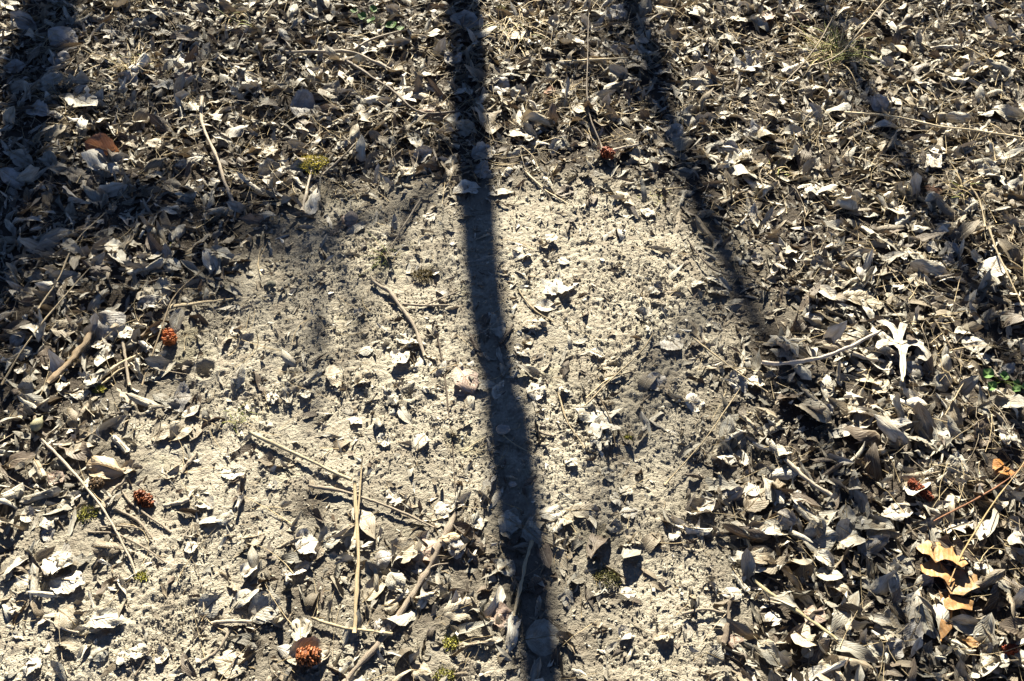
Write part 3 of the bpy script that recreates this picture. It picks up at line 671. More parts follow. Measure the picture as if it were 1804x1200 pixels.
for h in hand:
    c0 = np.array([h['P'][:, 0].mean(), h['P'][:, 1].mean(), h['P'][:, 2].min()])
    root = empty('dry_leaf', c0)
    mb = MB(); mb.add(h['P'], BIGF[h['nn']], h['c'], h['luv']); mb.obj('blade', M_LEAF, root, loc=c0)
    P = h['P']; nu, nv = h['nn']
    if h['shape'] != 's':                                             # stalk and midrib
        mid = P.reshape(nu, nv, 3)[:, nv // 2]
        mb = MB(); sd = gl.random(); d = mid[0] - mid[2]; d /= np.linalg.norm(d) + 1e-9
        ln = h['L'] * gl.uniform(.08, .22)
        st = np.vstack([mid[0] + d * ln + np.array([0, 0, gl.uniform(-.15, .15) * ln]), mid[0] + d * ln * .5, mid[0], mid[::3]])[:9]
        st[3:, 2] += .0002
        add_tube(mb, smooth_path(st, 12), np.linspace(.0009, .0004, 12), 4, tint=(*(h['c'][:3] * 2.0), 1))
        mb.obj('stalk', M_STRAW, root, loc=c0)
    lab, grp = leaf_label(h)
    if h['form'] == 'u': lab = 'upright rust brown leaf glowing in the sun, upper left'
    tag(root, lab, 'leaf', 'fallen leaves that show largest')

# ------------------------------------------------------------------ special leaves
def poly_leaf(parent, name, pts, mat, tint, loc, zfun, seed):
    """flat outline in metres -> leaf with thickness, warped by zfun"""
    pts = [tuple(p) for p in pts]
    # refine: grid clipped to the outline
    import bmesh
    bm = bmesh.new(); vs_ = [bm.verts.new((p[0], p[1], 0)) for p in pts]
    f = bm.faces.new(vs_); bmesh.ops.triangulate(bm, faces=[f])
    for _ in range(2):
        bmesh.ops.subdivide_edges(bm, edges=bm.edges[:], cuts=1, use_grid_fill=True)
    bmesh.ops.triangulate(bm, faces=bm.faces[:])
    V = np.array([v.co[:] for v in bm.verts]); bm.verts.index_update()
    Fc = np.array([[v.index for v in f.verts] for f in bm.faces]); bm.free()
    # faces up
    e = np.cross(V[Fc[:, 1]] - V[Fc[:, 0]], V[Fc[:, 2]] - V[Fc[:, 0]])[:, 2]; Fc[e < 0] = Fc[e < 0][:, ::-1]
    V[:, 2] = zfun(V[:, 0], V[:, 1])
    V2 = V.copy(); V2[:, 2] -= .0004
    mb = MB(); l = np.stack([V[:, 0] * 12, V[:, 1] * 14 + .2, np.full(len(V), seed)], -1)
    mb.add(V, Fc, tint, l); mb.add(V2, Fc[:, ::-1], tint, l)
    return mb.obj(name, mat, parent)
def grow(o, d):
    o = np.asarray(o, float); e = np.roll(o, -1, 0) - np.roll(o, 1, 0); n = np.stack([e[:, 1], -e[:, 0]], -1); n /= np.linalg.norm(n, axis=1)[:, None] + 1e-9
    area = np.sum(o[:, 0] * np.roll(o[:, 1], -1) - np.roll(o[:, 0], -1) * o[:, 1])
    return o + n * d * np.sign(area)
def traced(name, outline, label, tint, tilt, lift, rib=None, seed=.3, warp=.004):
    o = np.array([gp(u, v)[:2] for u, v in outline]); c = o.mean(0)
    i, j = cell(o[:, 0], o[:, 1]); ci, cj = cell(np.array([c[0]]), np.array([c[1]]))
    z = max(float(np.quantile(HM[i, j], .75)), float(HM[ci, cj][0])) + lift
    o = grow([gp(u, v, z)[:2] for u, v in outline], .0012); c = o.mean(0)
    root = empty(name, (c[0], c[1], z)); tag(root, label, 'leaf')
    loc = o - c; mr = np.array([gp(u, v, z)[:2] for u, v in rib[0]]) - c
    axd = mr[-1] - mr[0]; axd /= np.linalg.norm(axd); nrm = np.array([-axd[1], axd[0]])
    zf = lambda x, y: -tilt[0] * x - tilt[1] * y - 3.0 * ((x - mr[2, 0]) * nrm[0] + (y - mr[2, 1]) * nrm[1]) ** 2 + warp * 2 * (vnoise(x * 45 + seed * 90, y * 45 + 9, 3) - .5) + warp * (vnoise(x * 110 + seed * 50, y * 110, 4) - .5)
    poly_leaf(root, 'blade', loc, M_LEAF, tint, None, zf, seed)
    for k, r in enumerate(rib or []):
        p = np.array([gp(u, v, z)[:2] for u, v in r]) - c
        q = smooth_path(np.column_stack([p, np.zeros(len(p))]), 12); q[:, 2] = zf(q[:, 0], q[:, 1]) + .0004
        mb = MB(); add_tube(mb, q, np.linspace(.0013, .0005, 12) * (1 if k == 0 else .6), 5, tint=(*(np.array(tint[:3]) * 2.1), 1))
        mb.obj('midrib' if k == 0 else 'vein', M_STRAW, root)
    return root
g3 = lambda L: [(1204 + x / 3, 400 + y / 3) for x, y in L]
traced('cut_leaf', g3([(1148, 835), (1140, 760), (1143, 690), (1135, 650), (1110, 622), (1070, 618), (1030, 640), (1018, 628), (1030, 600), (1055, 588), (1030, 560), (1000, 530), (1008, 508), (1045, 545), (1085, 580),
    (1118, 600), (1112, 560), (1085, 515), (1030, 478), (1060, 480), (1105, 505), (1135, 540), (1150, 500), (1185, 505), (1170, 545), (1155, 585), (1160, 605), (1195, 588), (1240, 582), (1275, 595), (1272, 625), (1290, 660),
    (1262, 650), (1240, 622), (1205, 615), (1180, 640), (1168, 690), (1165, 760), (1160, 800)]),
    'white deeply cut leaf lying on the litter beside the pale stick', (.68, .665, .61, .10), (0, .10), .018,
    [g3([(1150, 840), (1152, 720), (1140, 620), (1128, 540), (1100, 505)]), g3([(1145, 625), (1080, 590), (1015, 520)]), g3([(1150, 625), (1200, 600), (1270, 610)])], .31)
k3 = lambda L: [(1204 + x / 3, 800 + y / 3) for x, y in L]
OR = TINT['orange']
def oak_group():
    parts = [([(1232, 530), (1262, 505), (1285, 488), (1315, 505), (1352, 498), (1390, 520), (1405, 560), (1440, 578), (1452, 612), (1425, 632), (1385, 600), (1345, 590), (1310, 602), (1285, 570), (1250, 560)], (.0, .35), .020, OR),
             ([(1255, 615), (1300, 598), (1350, 618), (1372, 640), (1400, 690), (1385, 735), (1362, 690), (1330, 668), (1290, 670), (1256, 650)], (.1, .22), .018, OR),
             ([(1375, 700), (1420, 650), (1470, 640), (1525, 662), (1532, 720), (1490, 735), (1455, 760), (1400, 755)], (.05, .12), .014, (.52, .34, .17, .25)),
             ([(1372, 800), (1410, 778), (1460, 790), (1505, 802), (1500, 832), (1450, 828), (1405, 838), (1378, 830)], (0, .3), .012, OR),
             ([(1350, 740), (1385, 745), (1410, 800), (1400, 880), (1395, 925), (1362, 965), (1352, 990), (1345, 930), (1365, 860)], (.35, .0), .010, (.46, .27, .12, .25))]
    c = np.array(gp(*k3([(1380, 700)])[0])[:2]); zb = float(hat(c[0], c[1])[0])
    root = empty('oak_leaf', (c[0], c[1], zb)); tag(root, 'big crumpled orange oak leaf lying at the lower right', 'leaf')
    for n_, (ol, tl, lift, tn) in enumerate(parts):
        o = np.array([gp(u, v, zb)[:2] for u, v in k3(ol)]); o = grow(o.mean(0) + (o - o.mean(0)) * 1.1, .003); cc = o.mean(0) - c
        sd = .1 + n_ * .17
        h0 = float(np.median(hat(o[:, 0], o[:, 1]))) - zb
        zf = lambda x, y, tl=tl, cc=cc, sd=sd, lift=lift, h0=h0: lift + h0 + - tl[0] * (x - cc[0]) - tl[1] * (y - cc[1]) +   .011 * (vnoise(x * 40 + sd * 90, y * 40, 3) - .5) + .005 * (vnoise(x * 110, y * 110 + sd * 70, 4) - .5)
        poly_leaf(root, 'lobe', o - c, M_LEAF, tn, None, zf, sd)
    mb = MB(); q = smooth_path(np.array([[*(gp(u, v)[:2] - c), z] for (u, v), z in zip(k3([(1352, 1000), (1380, 860), (1385, 730), (1330, 600), (1290, 510)]), (.006, .012, .016, .022, .024))]), 20)
    add_tube(mb, q, np.linspace(.0016, .0006, 20), 5, tint=(1.2, .7, .35, 1)); mb.obj('midrib', M_STRAW, root)
oak_group()

# ------------------------------------------------------------------ sticks, twigs and stalks, each where it lies
def stick(name, pts, w, label, cat, mat, tint=(1, 1, 1, 1), taper=.7, flat=1.0, lift=0.0, sides=(), knots=0, stand=None, loc_rough=.12):
    P = np.array([gpz(u, v) for u, v in pts]); n = max(10, 6 * len(pts)); q = smooth_path(P, n)
    um = pts[len(pts) // 2]; r = w / ppm(*um) / 2 * .80
    rad = np.linspace(1, taper, n) * r
    z = hat(q[:, 0], q[:, 1])
    k = 5 if n > 10 else 3
    zs = np.convolve(np.pad(z, k, mode='edge'), np.ones(2 * k + 1) / (2 * k + 1), 'valid')
    lin = np.polyval(np.polyfit(np.linspace(0, 1, n), zs, 1), np.linspace(0, 1, n))
    zz = .6 * lin + .4 * zs + r * flat * .8 + lift
    if stand is not None: zz = zz + np.linspace(stand[0], stand[1], n)
    q[:, 2] = zz
    wob = rng.normal(0, 1, (n, 2)); wob = np.cumsum(wob - wob.mean(0), 0); q[:, :2] += wob * r * .16
    rad = rad * (1 + .16 * np.convolve(rng.normal(0, 1, n + 2), [.5, .7, .5], 'valid'))
    if knots:
        for kk in range(knots): rad[rng.integers(1, n - 1)] *= 1.3
    c0 = q[0].copy(); mb = MB(); add_tube(mb, q, rad, 8 if w > 6 else 6, flat=flat, rough=loc_rough, tint=tint)
    if sides:
        root = empty(name, c0); mb.obj('stem', mat, root, loc=c0)
        for (sp, sw) in sides:
            S = smooth_path(np.array([gp(u, v) for u, v in sp]), 8)
            i0 = np.argmin(np.hypot(q[:, 0] - S[0, 0], q[:, 1] - S[0, 1])); S[:, 2] = np.linspace(q[i0, 2], max(q[i0, 2] * .5 + float(hat(S[-1, 0], S[-1, 1])[0]) * .5 + .004, 0), 8)
            m2 = MB(); add_tube(m2, S, np.linspace(1, .5, 8) * sw / ppm(*sp[0]) / 2, 6, tint=tint); m2.obj('side_branch', mat, root, loc=c0)
    else: root = mb.obj(name, mat, None, loc=c0)
    tag(root, label, cat)
    return root
PALE = (1.7, 1.7, 1.65, 1); MIDT = (1.15, 1.12, 1.05, 1); DK = (.6, .55, .5, 1); RED = (1.0, .55, .35, 1)
stick('stick', [(1338, 651), (1385, 652), (1430, 645), (1475, 628), (1510, 610), (1546, 597)], 9, 'pale curved stick pointing at the white cut leaf', 'stick', M_TWIG, (2.1, 2.1, 2.15, 1), .75, lift=.016)
stick('twig', [(655, 497), (688, 518), (712, 547), (735, 588), (749, 632)], 9, 'forked dark twig on the bare soil left of the trunk shadow', 'twig', M_TWIG, MIDT, .8, lift=.003, sides=[([(710, 542), (745, 545), (795, 545)], 5), ([(748, 545), (790, 528), (825, 515)], 4)])
stick('stalk', [(440, 766), (500, 795), (560, 822), (620, 850)], 8, 'straight pale hollow stalk above the upright reed', 'stalk', M_STRAW, (1.35, 1.4, 1.4, 1), .9, lift=.006)
stick('twig', [(545, 858), (600, 868), (650, 885), (700, 905), (765, 932)], 8, 'grey twig crossing behind the upright reed', 'twig', M_TWIG, MIDT, .6, lift=.004)
reed = stick('reed', [(625, 855), (628, 930), (629, 1030), (626, 1122)], 9, 'upright split straw-coloured reed with a thin splinter beside it', 'reed', M_STRAW, (1.25, 1.2, 1.1, 1), .8, flat=.5, lift=.014, sides=[([(627, 960), (634, 900), (640, 815)], 5)])
stick('branch', [(805, 905), (775, 955), (748, 1010), (715, 1065), (672, 1125), (605, 1205)], 13, 'thick grey dead branch running down to the lower edge', 'branch', M_TWIG, (1.05, 1.0, .95, 1), 1.1, lift=-.001, flat=.75, knots=3, loc_rough=.2, sides=[([(745, 1018), (765, 1002), (790, 998)], 5)])
stick('stalk', [(550, 1092), (615, 1104), (693, 1122)], 8, 'short pale stalk crossing the foot of the reed', 'stalk', M_STRAW, (1.3, 1.3, 1.25, 1), .9, lift=.004)
stick('reed', [(937, 954), (928, 1000), (918, 1045), (905, 1087)], 11, 'flat pale reed lying inside the middle trunk shadow', 'reed', M_STRAW, (1.4, 1.4, 1.35, 1), .5, flat=.4, lift=.006)
stick('twig', [(75, 780), (108, 812), (148, 858), (188, 912), (218, 962), (241, 1012)], 7, 'long bent pale twig crossing the lower left soil', 'twig', M_TWIG, (1.8, 1.75, 1.65, 1), .6, lift=.006)
stick('twig', [(155, 937), (200, 942), (250, 964), (293, 992)], 5, 'thin twig under the long bent pale twig', 'twig', M_TWIG, MIDT, .7)
stick('twig', [(215, 866), (235, 890), (262, 912), (302, 938)], 6, 'twig ending at the cone on the lower left', 'twig', M_TWIG, MIDT, .8)
stick('twig', [(205, 898), (245, 920), (272, 952)], 6, 'short bent twig below the lower left cone', 'twig', M_TWIG, MIDT, .8)
stick('twig', [(178, 930), (215, 928), (252, 932)], 5, 'short level twig below the lower left cone', 'twig', M_TWIG, MIDT, .8)
stick('twig', [(183, 895), (200, 868), (222, 845)], 9, 'grey stub leaning beside the brown woody cone', 'twig', M_TWIG, MIDT, .8)
stick('bark_strip', [(88, 680), (125, 636), (165, 590)], 17, 'rotten brown bark strip lying in the left litter', 'bark', M_TWIG, (1.0, .85, .65, 1), .8, flat=.5, lift=.006, loc_rough=.3)
stick('stalk', [(172, 668), (212, 645), (246, 620)], 7, 'tan stalk right of the rotten bark strip', 'stalk', M_STRAW, PALE, .8)
stick('stalk', [(176, 672), (215, 655), (250, 640)], 6, 'tan stalk lying just under another, right of the bark strip', 'stalk', M_STRAW, MIDT, .8)
stick('twig', [(218, 605), (224, 640), (230, 683)], 7, 'brown twig pointing down between stalks and orange cone', 'twig', M_TWIG, MIDT, .8, lift=.004)
stick('twig', [(505, 102), (560, 98), (625, 98), (662, 112), (690, 132)], 8, 'arched grey twig near the top edge', 'twig', M_TWIG, MIDT, .9, lift=.008, sides=[([(625, 98), (660, 80), (720, 64)], 5)])
stick('twig', [(610, 115), (650, 140), (690, 165), (740, 200), (815, 205)], 7, 'dark twig slanting down towards the trunk shadow top', 'twig', M_TWIG, DK, .6, lift=.008)
stick('twig', [(355, 168), (356, 210), (365, 245), (384, 288), (396, 325), (413, 364)], 8, 'crooked pale twig in the upper left litter', 'twig', M_TWIG, (1.6, 1.55, 1.45, 1), .8, lift=.008)
stick('twig', [(533, 374), (543, 335), (551, 302)], 8, 'short tan twig pointing at the yellow moss', 'twig', M_TWIG, PALE, .7, lift=.004)
stick('stalk', [(1485, 203), (1560, 212), (1650, 235), (1730, 245), (1810, 258)], 5, 'long thin straw stem crossing the right-hand litter', 'stalk', M_STRAW, PALE, .7, lift=.016)
stick('stalk', [(1410, 126), (1450, 124), (1482, 108), (1520, 62), (1560, 20), (1590, -20)], 4.5, 'curved dry stem leaning over the top right tuft', 'stalk', M_STRAW, MIDT, .6, lift=.012, stand=(0, .05))
stick('stalk', [(1375, 160), (1420, 115), (1460, 55), (1495, -10)], 4, 'thin dark stem leaning left of the top right tuft', 'stalk', M_STRAW, DK, .6, lift=.012, stand=(0, .04))
stick('splinter', [(300, 545), (345, 538), (412, 529)], 11, 'ragged straw splinter above the orange cone', 'splinter', M_STRAW, MIDT, .4, flat=.5, lift=.004, loc_rough=.3)
stick('stalk', [(255, 690), (285, 600), (310, 530), (360, 480)], 4, 'thin brown stem passing the bright orange cone', 'stalk', M_STRAW, DK, .7, lift=.012)
stick('stalk', [(75, 560), (110, 500), (140, 440), (190, 380)], 4, 'upper of two long thin stems in the left litter', 'stalk', M_STRAW, MIDT, .6, lift=.016)
stick('stalk', [(10, 690), (60, 610), (125, 520), (165, 475)], 4, 'lower of two long thin stems in the left litter', 'stalk', M_STRAW, MIDT, .6, lift=.016)
stick('twig', [(770, 590), (782, 650), (790, 720), (799, 800), (802, 868)], 4, 'very thin dark line left of the middle shadow', 'twig', M_TWIG, (.35, .3, .28, 1), .6)  # thin dark tube laid along the soil
stick('twig', [(1060, 268), (1036, 200), (1034, 110), (1036, 40)], 4, 'thin straight dark stem right of the dry grass tangle', 'twig', M_TWIG, DK, .6, lift=.012, stand=(0, .03))
stick('twig', [(1078, 272), (1125, 256)], 7, 'short stub beside the small red cone', 'twig', M_TWIG, PALE, .8, lift=.006)
stick('stalk', [(922, 303), (960, 338), (1000, 360)], 5, 'pale stalk lying at the upper edge of bare soil', 'stalk', M_STRAW, PALE, .7)
stick('stalk', [(985, 114), (1040, 113), (1105, 115)], 4.5, 'level pale stalk below the dry grass tangle', 'stalk', M_STRAW, PALE, .7, lift=.014)
stick('twig', [(742, 352), (710, 405), (682, 450)], 5, 'thin twig slanting above the forked dark twig', 'twig', M_TWIG, MIDT, .7, lift=.003)
stick('twig', [(640, 245), (605, 280), (570, 312)], 5, 'grey twig just right of the yellow moss', 'twig', M_TWIG, MIDT, .7, lift=.006)
stick('stalk', [(1030, 718), (1070, 678), (1128, 625), (1152, 588)], 4.5, 'longer of the thin fallen stalks right of the middle shadow', 'stalk', M_STRAW, MIDT, .6, lift=.006)
stick('stalk', [(1032, 705), (1068, 672), (1118, 655)], 4, 'shorter of the thin fallen stalks right of the middle shadow', 'stalk', M_STRAW, PALE, .6, lift=.004)
stick('stalk', [(912, 512), (938, 545), (975, 568)], 5, 'straw stalk beside the small star-shaped leaf', 'stalk', M_STRAW, MIDT, .6)
stick('stalk', [(982, 690), (1000, 745), (1030, 790)], 5, 'straw stalk left of the big star-shaped leaf', 'stalk', M_STRAW, MIDT, .6)
stick('stalk', [(1055, 700), (1075, 745), (1085, 790)], 4, 'dark stem lying over the big star-shaped leaf', 'stalk', M_STRAW, DK, .6, lift=.006)
stick('twig', [(880, 606), (892, 588), (904, 574)], 8, 'short stub on the right rim of the middle shadow', 'twig', M_TWIG, DK, .8)
stick('twig', [(935, 758), (955, 765), (975, 770)], 7, 'small curved stub right of the middle shadow', 'twig', M_TWIG, MIDT, .7)
stick('twig', [(355, 1172), (385, 1145), (405, 1110)], 10, 'grey stub standing near the bottom left', 'twig', M_TWIG, MIDT, .8, lift=.004)
stick('twig', [(372, 1100), (405, 1098), (445, 1096)], 9, 'level grey stub near the bottom left', 'twig', M_TWIG, PALE, .8, lift=.002)
stick('twig', [(320, 835), (332, 818), (348, 800)], 9, 'brown stub at the upper end of bare lower left soil', 'twig', M_TWIG, MIDT, .8)
stick('twig', [(238, 1190), (255, 1165), (270, 1140)], 5, 'dark thin twig at the bottom left edge', 'twig', M_TWIG, DK, .8)
stick('twig', [(80, 1092), (110, 1105), (140, 1116)], 5, 'small pale twig near the left bottom edge', 'twig', M_TWIG, PALE, .8)
stick('twig', [(288, 893), (310, 888), (335, 882)], 9, 'thick short grey stub right of the lower left cone', 'twig', M_TWIG, PALE, .8)
stick('stick', [(1382, 815), (1420, 848), (1462, 880)], 10, 'grey stick lying among the right-hand leaves', 'stick', M_TWIG, PALE, .8, lift=.008)
stick('stalk', [(1325, 1028), (1372, 1058), (1420, 1095), (1472, 1132)], 9, 'pale ribbed stalk slanting through the lower right litter', 'stalk', M_STRAW, (1.2, 1.25, 1.1, 1), .8, flat=.6, lift=.010)
stick('stalk', [(1664, 1038), (1690, 982), (1738, 905), (1780, 850), (1795, 825)], 3.5, 'straw stem rising from the orange oak leaf', 'stalk', M_STRAW, (1.3, 1.1, .8, 1), .6, lift=.020, stand=(0, .02))
stick('twig', [(1640, 925), (1710, 890), (1760, 860), (1810, 820)], 4, 'thin reddish twig above the orange oak leaf', 'twig', M_TWIG, RED, .6, lift=.014)
stick('bark_strip', [(1272, 1138), (1278, 1100), (1284, 1055)], 13, 'dark bark strip at the bottom right of bare soil', 'bark', M_TWIG, DK, .5, flat=.5, lift=.006, loc_rough=.25)
stick('twig', [(1200, 1086), (1235, 1078), (1272, 1082)], 8, 'short grey twig touching the dark bark strip', 'twig', M_TWIG, MIDT, .8, lift=.004)
stick('twig', [(1500, 625), (1528, 632), (1556, 640)], 9, 'short pale stub under the pale curved stick', 'twig', M_TWIG, PALE, .8, lift=.002)
stick('stalk', [(1640, 570), (1665, 610), (1690, 655)], 4, 'thin dark stalk right of the white cut leaf', 'stalk', M_STRAW, DK, .7, lift=.014)
stick('stalk', [(1735, 405), (1760, 470), (1795, 550)], 5, 'straw stem at the right edge beside the whitish leaf', 'stalk', M_STRAW, MIDT, .7, lift=.016)
stick('stalk', [(1700, 330), (1720, 370), (1730, 410)], 4.5, 'bent straw stem at the upper right', 'stalk', M_STRAW, MIDT, .7, lift=.016)
stick('stalk', [(1800, 395), (1799, 470), (1801, 560)], 5, 'upright straw stem on the right edge', 'stalk', M_STRAW, MIDT, .8, lift=.018)
stick('stalk', [(1660, 740), (1680, 705), (1692, 685)], 4, 'short thin straw left of the green plant', 'stalk', M_STRAW, MIDT, .7, lift=.012)
stick('twig', [(1210, 430), (1245, 475), (1275, 490), (1330, 500)], 5, 'bent grey twig across the second trunk shadow', 'twig', M_TWIG, DK, .6, lift=.010)
stick('stalk', [(1215, 600), (1265, 640), (1310, 670), (1350, 700)], 4, 'long thin stem left of the pale curved stick', 'stalk', M_STRAW, MIDT, .6, lift=.012)
stick('stalk', [(1170, 860), (1240, 780), (1305, 685)], 4, 'thin straw slanting up beside the bare soil edge', 'stalk', M_STRAW, MIDT, .6, lift=.010)

# --- straws and thin twigs nobody could count
straw = MB(); fine = MB()
def strand(mb, x, y, L, w, a, curl, up, tint, n=6):
    t = np.linspace(0, 1, n); ang = a + curl * (t - .5); dx = np.cumsum(np.cos(ang)) * L / n; dy = np.cumsum(np.sin(ang)) * L / n
    q = np.stack([x + dx - dx.mean(), y + dy - dy.mean(), 0 * t], -1)
    h = hat(q[:, 0], q[:, 1]); q[:, 2] = .5 * h + .5 * np.linspace(h[0], h[-1], n) + .0015 + up * np.sin(np.pi * t * gen.uniform(.4, 1))
    add_tube(mb, q, np.linspace(1, .45, n) * w, 3, tint=tint, rough=.05)
n = 10500
xx = gen.uniform(-1.9, 1.9, n); yy = gen.uniform(.35, 3.1, n); dd = density(xx, yy)
grass_px = [(880, 110, 300), (1500, 150, 330), (1050, 60, 250), (1680, 250, 300), (1300, 60, 200), (1760, 900, 160), (200, 110, 160), (350, 210, 180), (700, 250, 200)]
for x, y, d in zip(xx, yy, dd):
    u, v = pix(np.array([x, y, 0.]))
    grassy = .20 + .80 * max(math.exp(-((u - a) ** 2 + (v - b) ** 2) / r ** 2) for a, b, r in grass_px)
    if gen.random() > (grassy if d > .5 else .22) * (.3 + d): continue
    if not (-400 < u < 2204 and -60 < v < 1260): continue
    k = gen.random(); mbx = straw if k < .72 else fine
    strand(mbx, x, y, gen.uniform(.03, .15), gen.uniform(.0004, .0011), gen.uniform(0, 2 * np.pi), gen.normal(0, .6), gen.uniform(0, .012) * min(1, d * 1.3),
           (*(np.array([1.5, 1.45, 1.3]) * gen.uniform(.5, 1.45)), 1))
# short root hairs and needles on the soil
for _ in range(900):
    x = gen.uniform(-1.0, .6); y = gen.uniform(.55, 2.1)
    strand(straw, x, y, gen.uniform(.006, .03), gen.uniform(.0003, .0007), gen.uniform(0, 6.28), gen.normal(0, .7), .001, (*(np.array([1.2, 1.1, .95]) * gen.uniform(.5, 1.5)), 1), 4)

# --- soil crumbs
OCT = np.array([(1, 0, 0), (-1, 0, 0), (0, 1, 0), (0, -1, 0), (0, 0, 1), (0, 0, -1)], float)
OCF = np.array([(0, 2, 4), (2, 1, 4), (1, 3, 4), (3, 0, 4), (2, 0, 5), (1, 2, 5), (3, 1, 5), (0, 3, 5)])
n = 120000
x = gen.uniform(-1.15, .75, n); y = gen.uniform(.5, 2.3, n); d = density(x, y) + (fbm(x * 9, y * 9, 2, 2) - .5) * .5
k = (gen.random(n) < np.clip(1.0 - d * 1.1, .08, 1) * np.clip(fbm(x * 13 + 4, y * 13, 2, 6) * 2.2 - .4, .1, 1)) & in_frame(x, y, 30); x = x[k]; y = y[k]; n = len(x)
r = np.minimum(np.exp(gen.normal(np.log(.0016), .5, n)), .008)
V = (OCT[None] + gen.normal(0, .28, (n, 6, 3))) * r[:, None, None] * gen.uniform(.7, 1.35, (n, 1, 3))
a = gen.uniform(0, 6.283, n); ca, sa = np.cos(a)[:, None], np.sin(a)[:, None]
V = np.stack([V[..., 0] * ca - V[..., 1] * sa, V[..., 0] * sa + V[..., 1] * ca, V[..., 2] * .62], -1)
V[..., 0] += x[:, None]; V[..., 1] += y[:, None]; V[..., 2] += (hat(x, y) - .0006 + r * .05)[:, None]
crumbs = MB(); Fq = (OCF[None] + (np.arange(n) * 6)[:, None, None]).reshape(-1, 3)
crumbs.add(V.reshape(-1, 3), Fq, (1, 1, 1, 1), np.zeros((n * 6, 3)))
o = crumbs.obj('soil_crumbs', M_SOIL, smooth=False); at = o.data.attributes.new('humus', 'FLOAT', 'POINT')
at.data.foreach_set('value', np.repeat(np.clip(gen.normal(.03, .16, n), 0, .6), 6).astype(np.float32))
tag(o, 'loose crumbs of pale dry soil on the bare ground', 'soil', kind='stuff')
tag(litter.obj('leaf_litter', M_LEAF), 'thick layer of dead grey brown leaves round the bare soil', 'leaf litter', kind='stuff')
tag(chips.obj('leaf_fragments', M_LEAF, smooth=False), 'small broken bits of dead leaf strewn over the ground', 'leaf litter', kind='stuff')
tag(straw.obj('dry_straw', M_STRAW), 'thin dry grass straws tangled in the leaf litter', 'straw', kind='stuff')
tag(fine.obj('fine_twigs', M_TWIG), 'hair-thin dead twigs lying in the leaf litter', 'twigs', kind='stuff')

# ------------------------------------------------------------------ cones stripped by squirrels
def cone(u, v, u2, v2, w, label, tint, fat=1.0, n_row=12):
    A = gp(u, v); B = gp(u2, v2); d = B - A; L = float(np.linalg.norm(d)); R0 = w / ppm(u, v) / 2 * .88
    zt = float(hat((A[0] + B[0]) / 2, (A[1] + B[1]) / 2)[0]) + R0 * (.75 if density(A[:1], A[1:2])[0] > .5 else .25)
    x = d / L; n = np.array([0, 0, 1.0]); y = np.cross(n, x); n = np.cross(x, y); Bm = np.stack([x, y, n], 0)
    c0 = np.array([A[0], A[1], zt]); root = empty('stripped_cone', c0); tag(root, label, 'cone', 'stripped red brown cones')
    t = np.linspace(0, 1, 9); prof = (.42 + .58 * np.sin(np.pi * np.clip(t * .86 + .1, 0, 1)) ** .6)
    mb = MB(); add_tube(mb, np.stack([t * L, 0 * t, 0 * t], -1) @ Bm, prof * R0 * .62, 10, tint=(*(np.array(tint) * .45), 1)); mb.obj('core', M_CONE, root)
    mb = MB(); nr = max(6, int(L / (R0 * .26))); per = n_row
    for i in range(nr):
        tt = (i + .5) / nr; pr = np.interp(tt, t, prof) * R0
        for j in range(per):
            if rng.random() < .22: continue
            a = 2 * np.pi * (j + .5 * (i % 2)) / per + rng.normal(0, .13)
            e = np.array([0, np.cos(a), np.sin(a)]); tg = np.array([0, -np.sin(a), np.cos(a)]); ax = np.array([1.0, 0, 0])
            ww = 2 * np.pi * pr / per * .42; th = L / nr * .30; ln = pr * rng.uniform(.8, 1.15); b0 = pr * .55
            pts = []
            for rr, sc, fw in ((b0, .8, 0), (ln * .85, 1.0, .15 * L / nr), (ln, .7, .55 * L / nr)):
                ctr = e * rr + ax * (tt * L + fw)
                pts += [ctr - tg * ww * sc - ax * th * sc, ctr + tg * ww * sc - ax * th * sc, ctr + tg * ww * sc + ax * th * sc, ctr - tg * ww * sc + ax * th * sc]
            P = np.array(pts); f = grid_faces(3, 4, True); f = np.vstack([f, [[8, 9, 10, 11]]])
            l = np.zeros((12, 3)); l[:, 2] = rng.random(); l[:, 0] = np.repeat([0, .5, 1], 4)
            mb.add(P @ Bm, f, (*(np.array(tint) * rng.uniform(.7, 1.3)), 1), l)
    tag(mb.obj('scales', M_CONE, root, smooth=False), kind='stuff')
    return root
cone(300, 614, 301, 592, 30, 'bright orange stripped cone beside the thin stems', (1.9, 1.5, 1.0))
cone(240, 872, 270, 892, 28, 'red brown cone under the long bent twig', (1.1, .9, .8))
cone(526, 1168, 568, 1166, 40, 'barrel-shaped orange brown cone at the bottom edge', (1.35, 1.2, .95))
cone(1597, 854, 1637, 888, 22, 'long dark red cone in the right-hand litter', (.85, .55, .55))
cone(1060, 276, 1078, 286, 24, 'small red cone at the upper rim of bare soil', (1.3, .8, .7))
cone(1763, 1150, 1788, 1146, 22, 'red cone in the bottom right corner', (.9, .5, .5))
cone(161, 862, 187, 856, 22, 'dull brown woody cone left of the long twig', (.75, 1.3, 1.7))

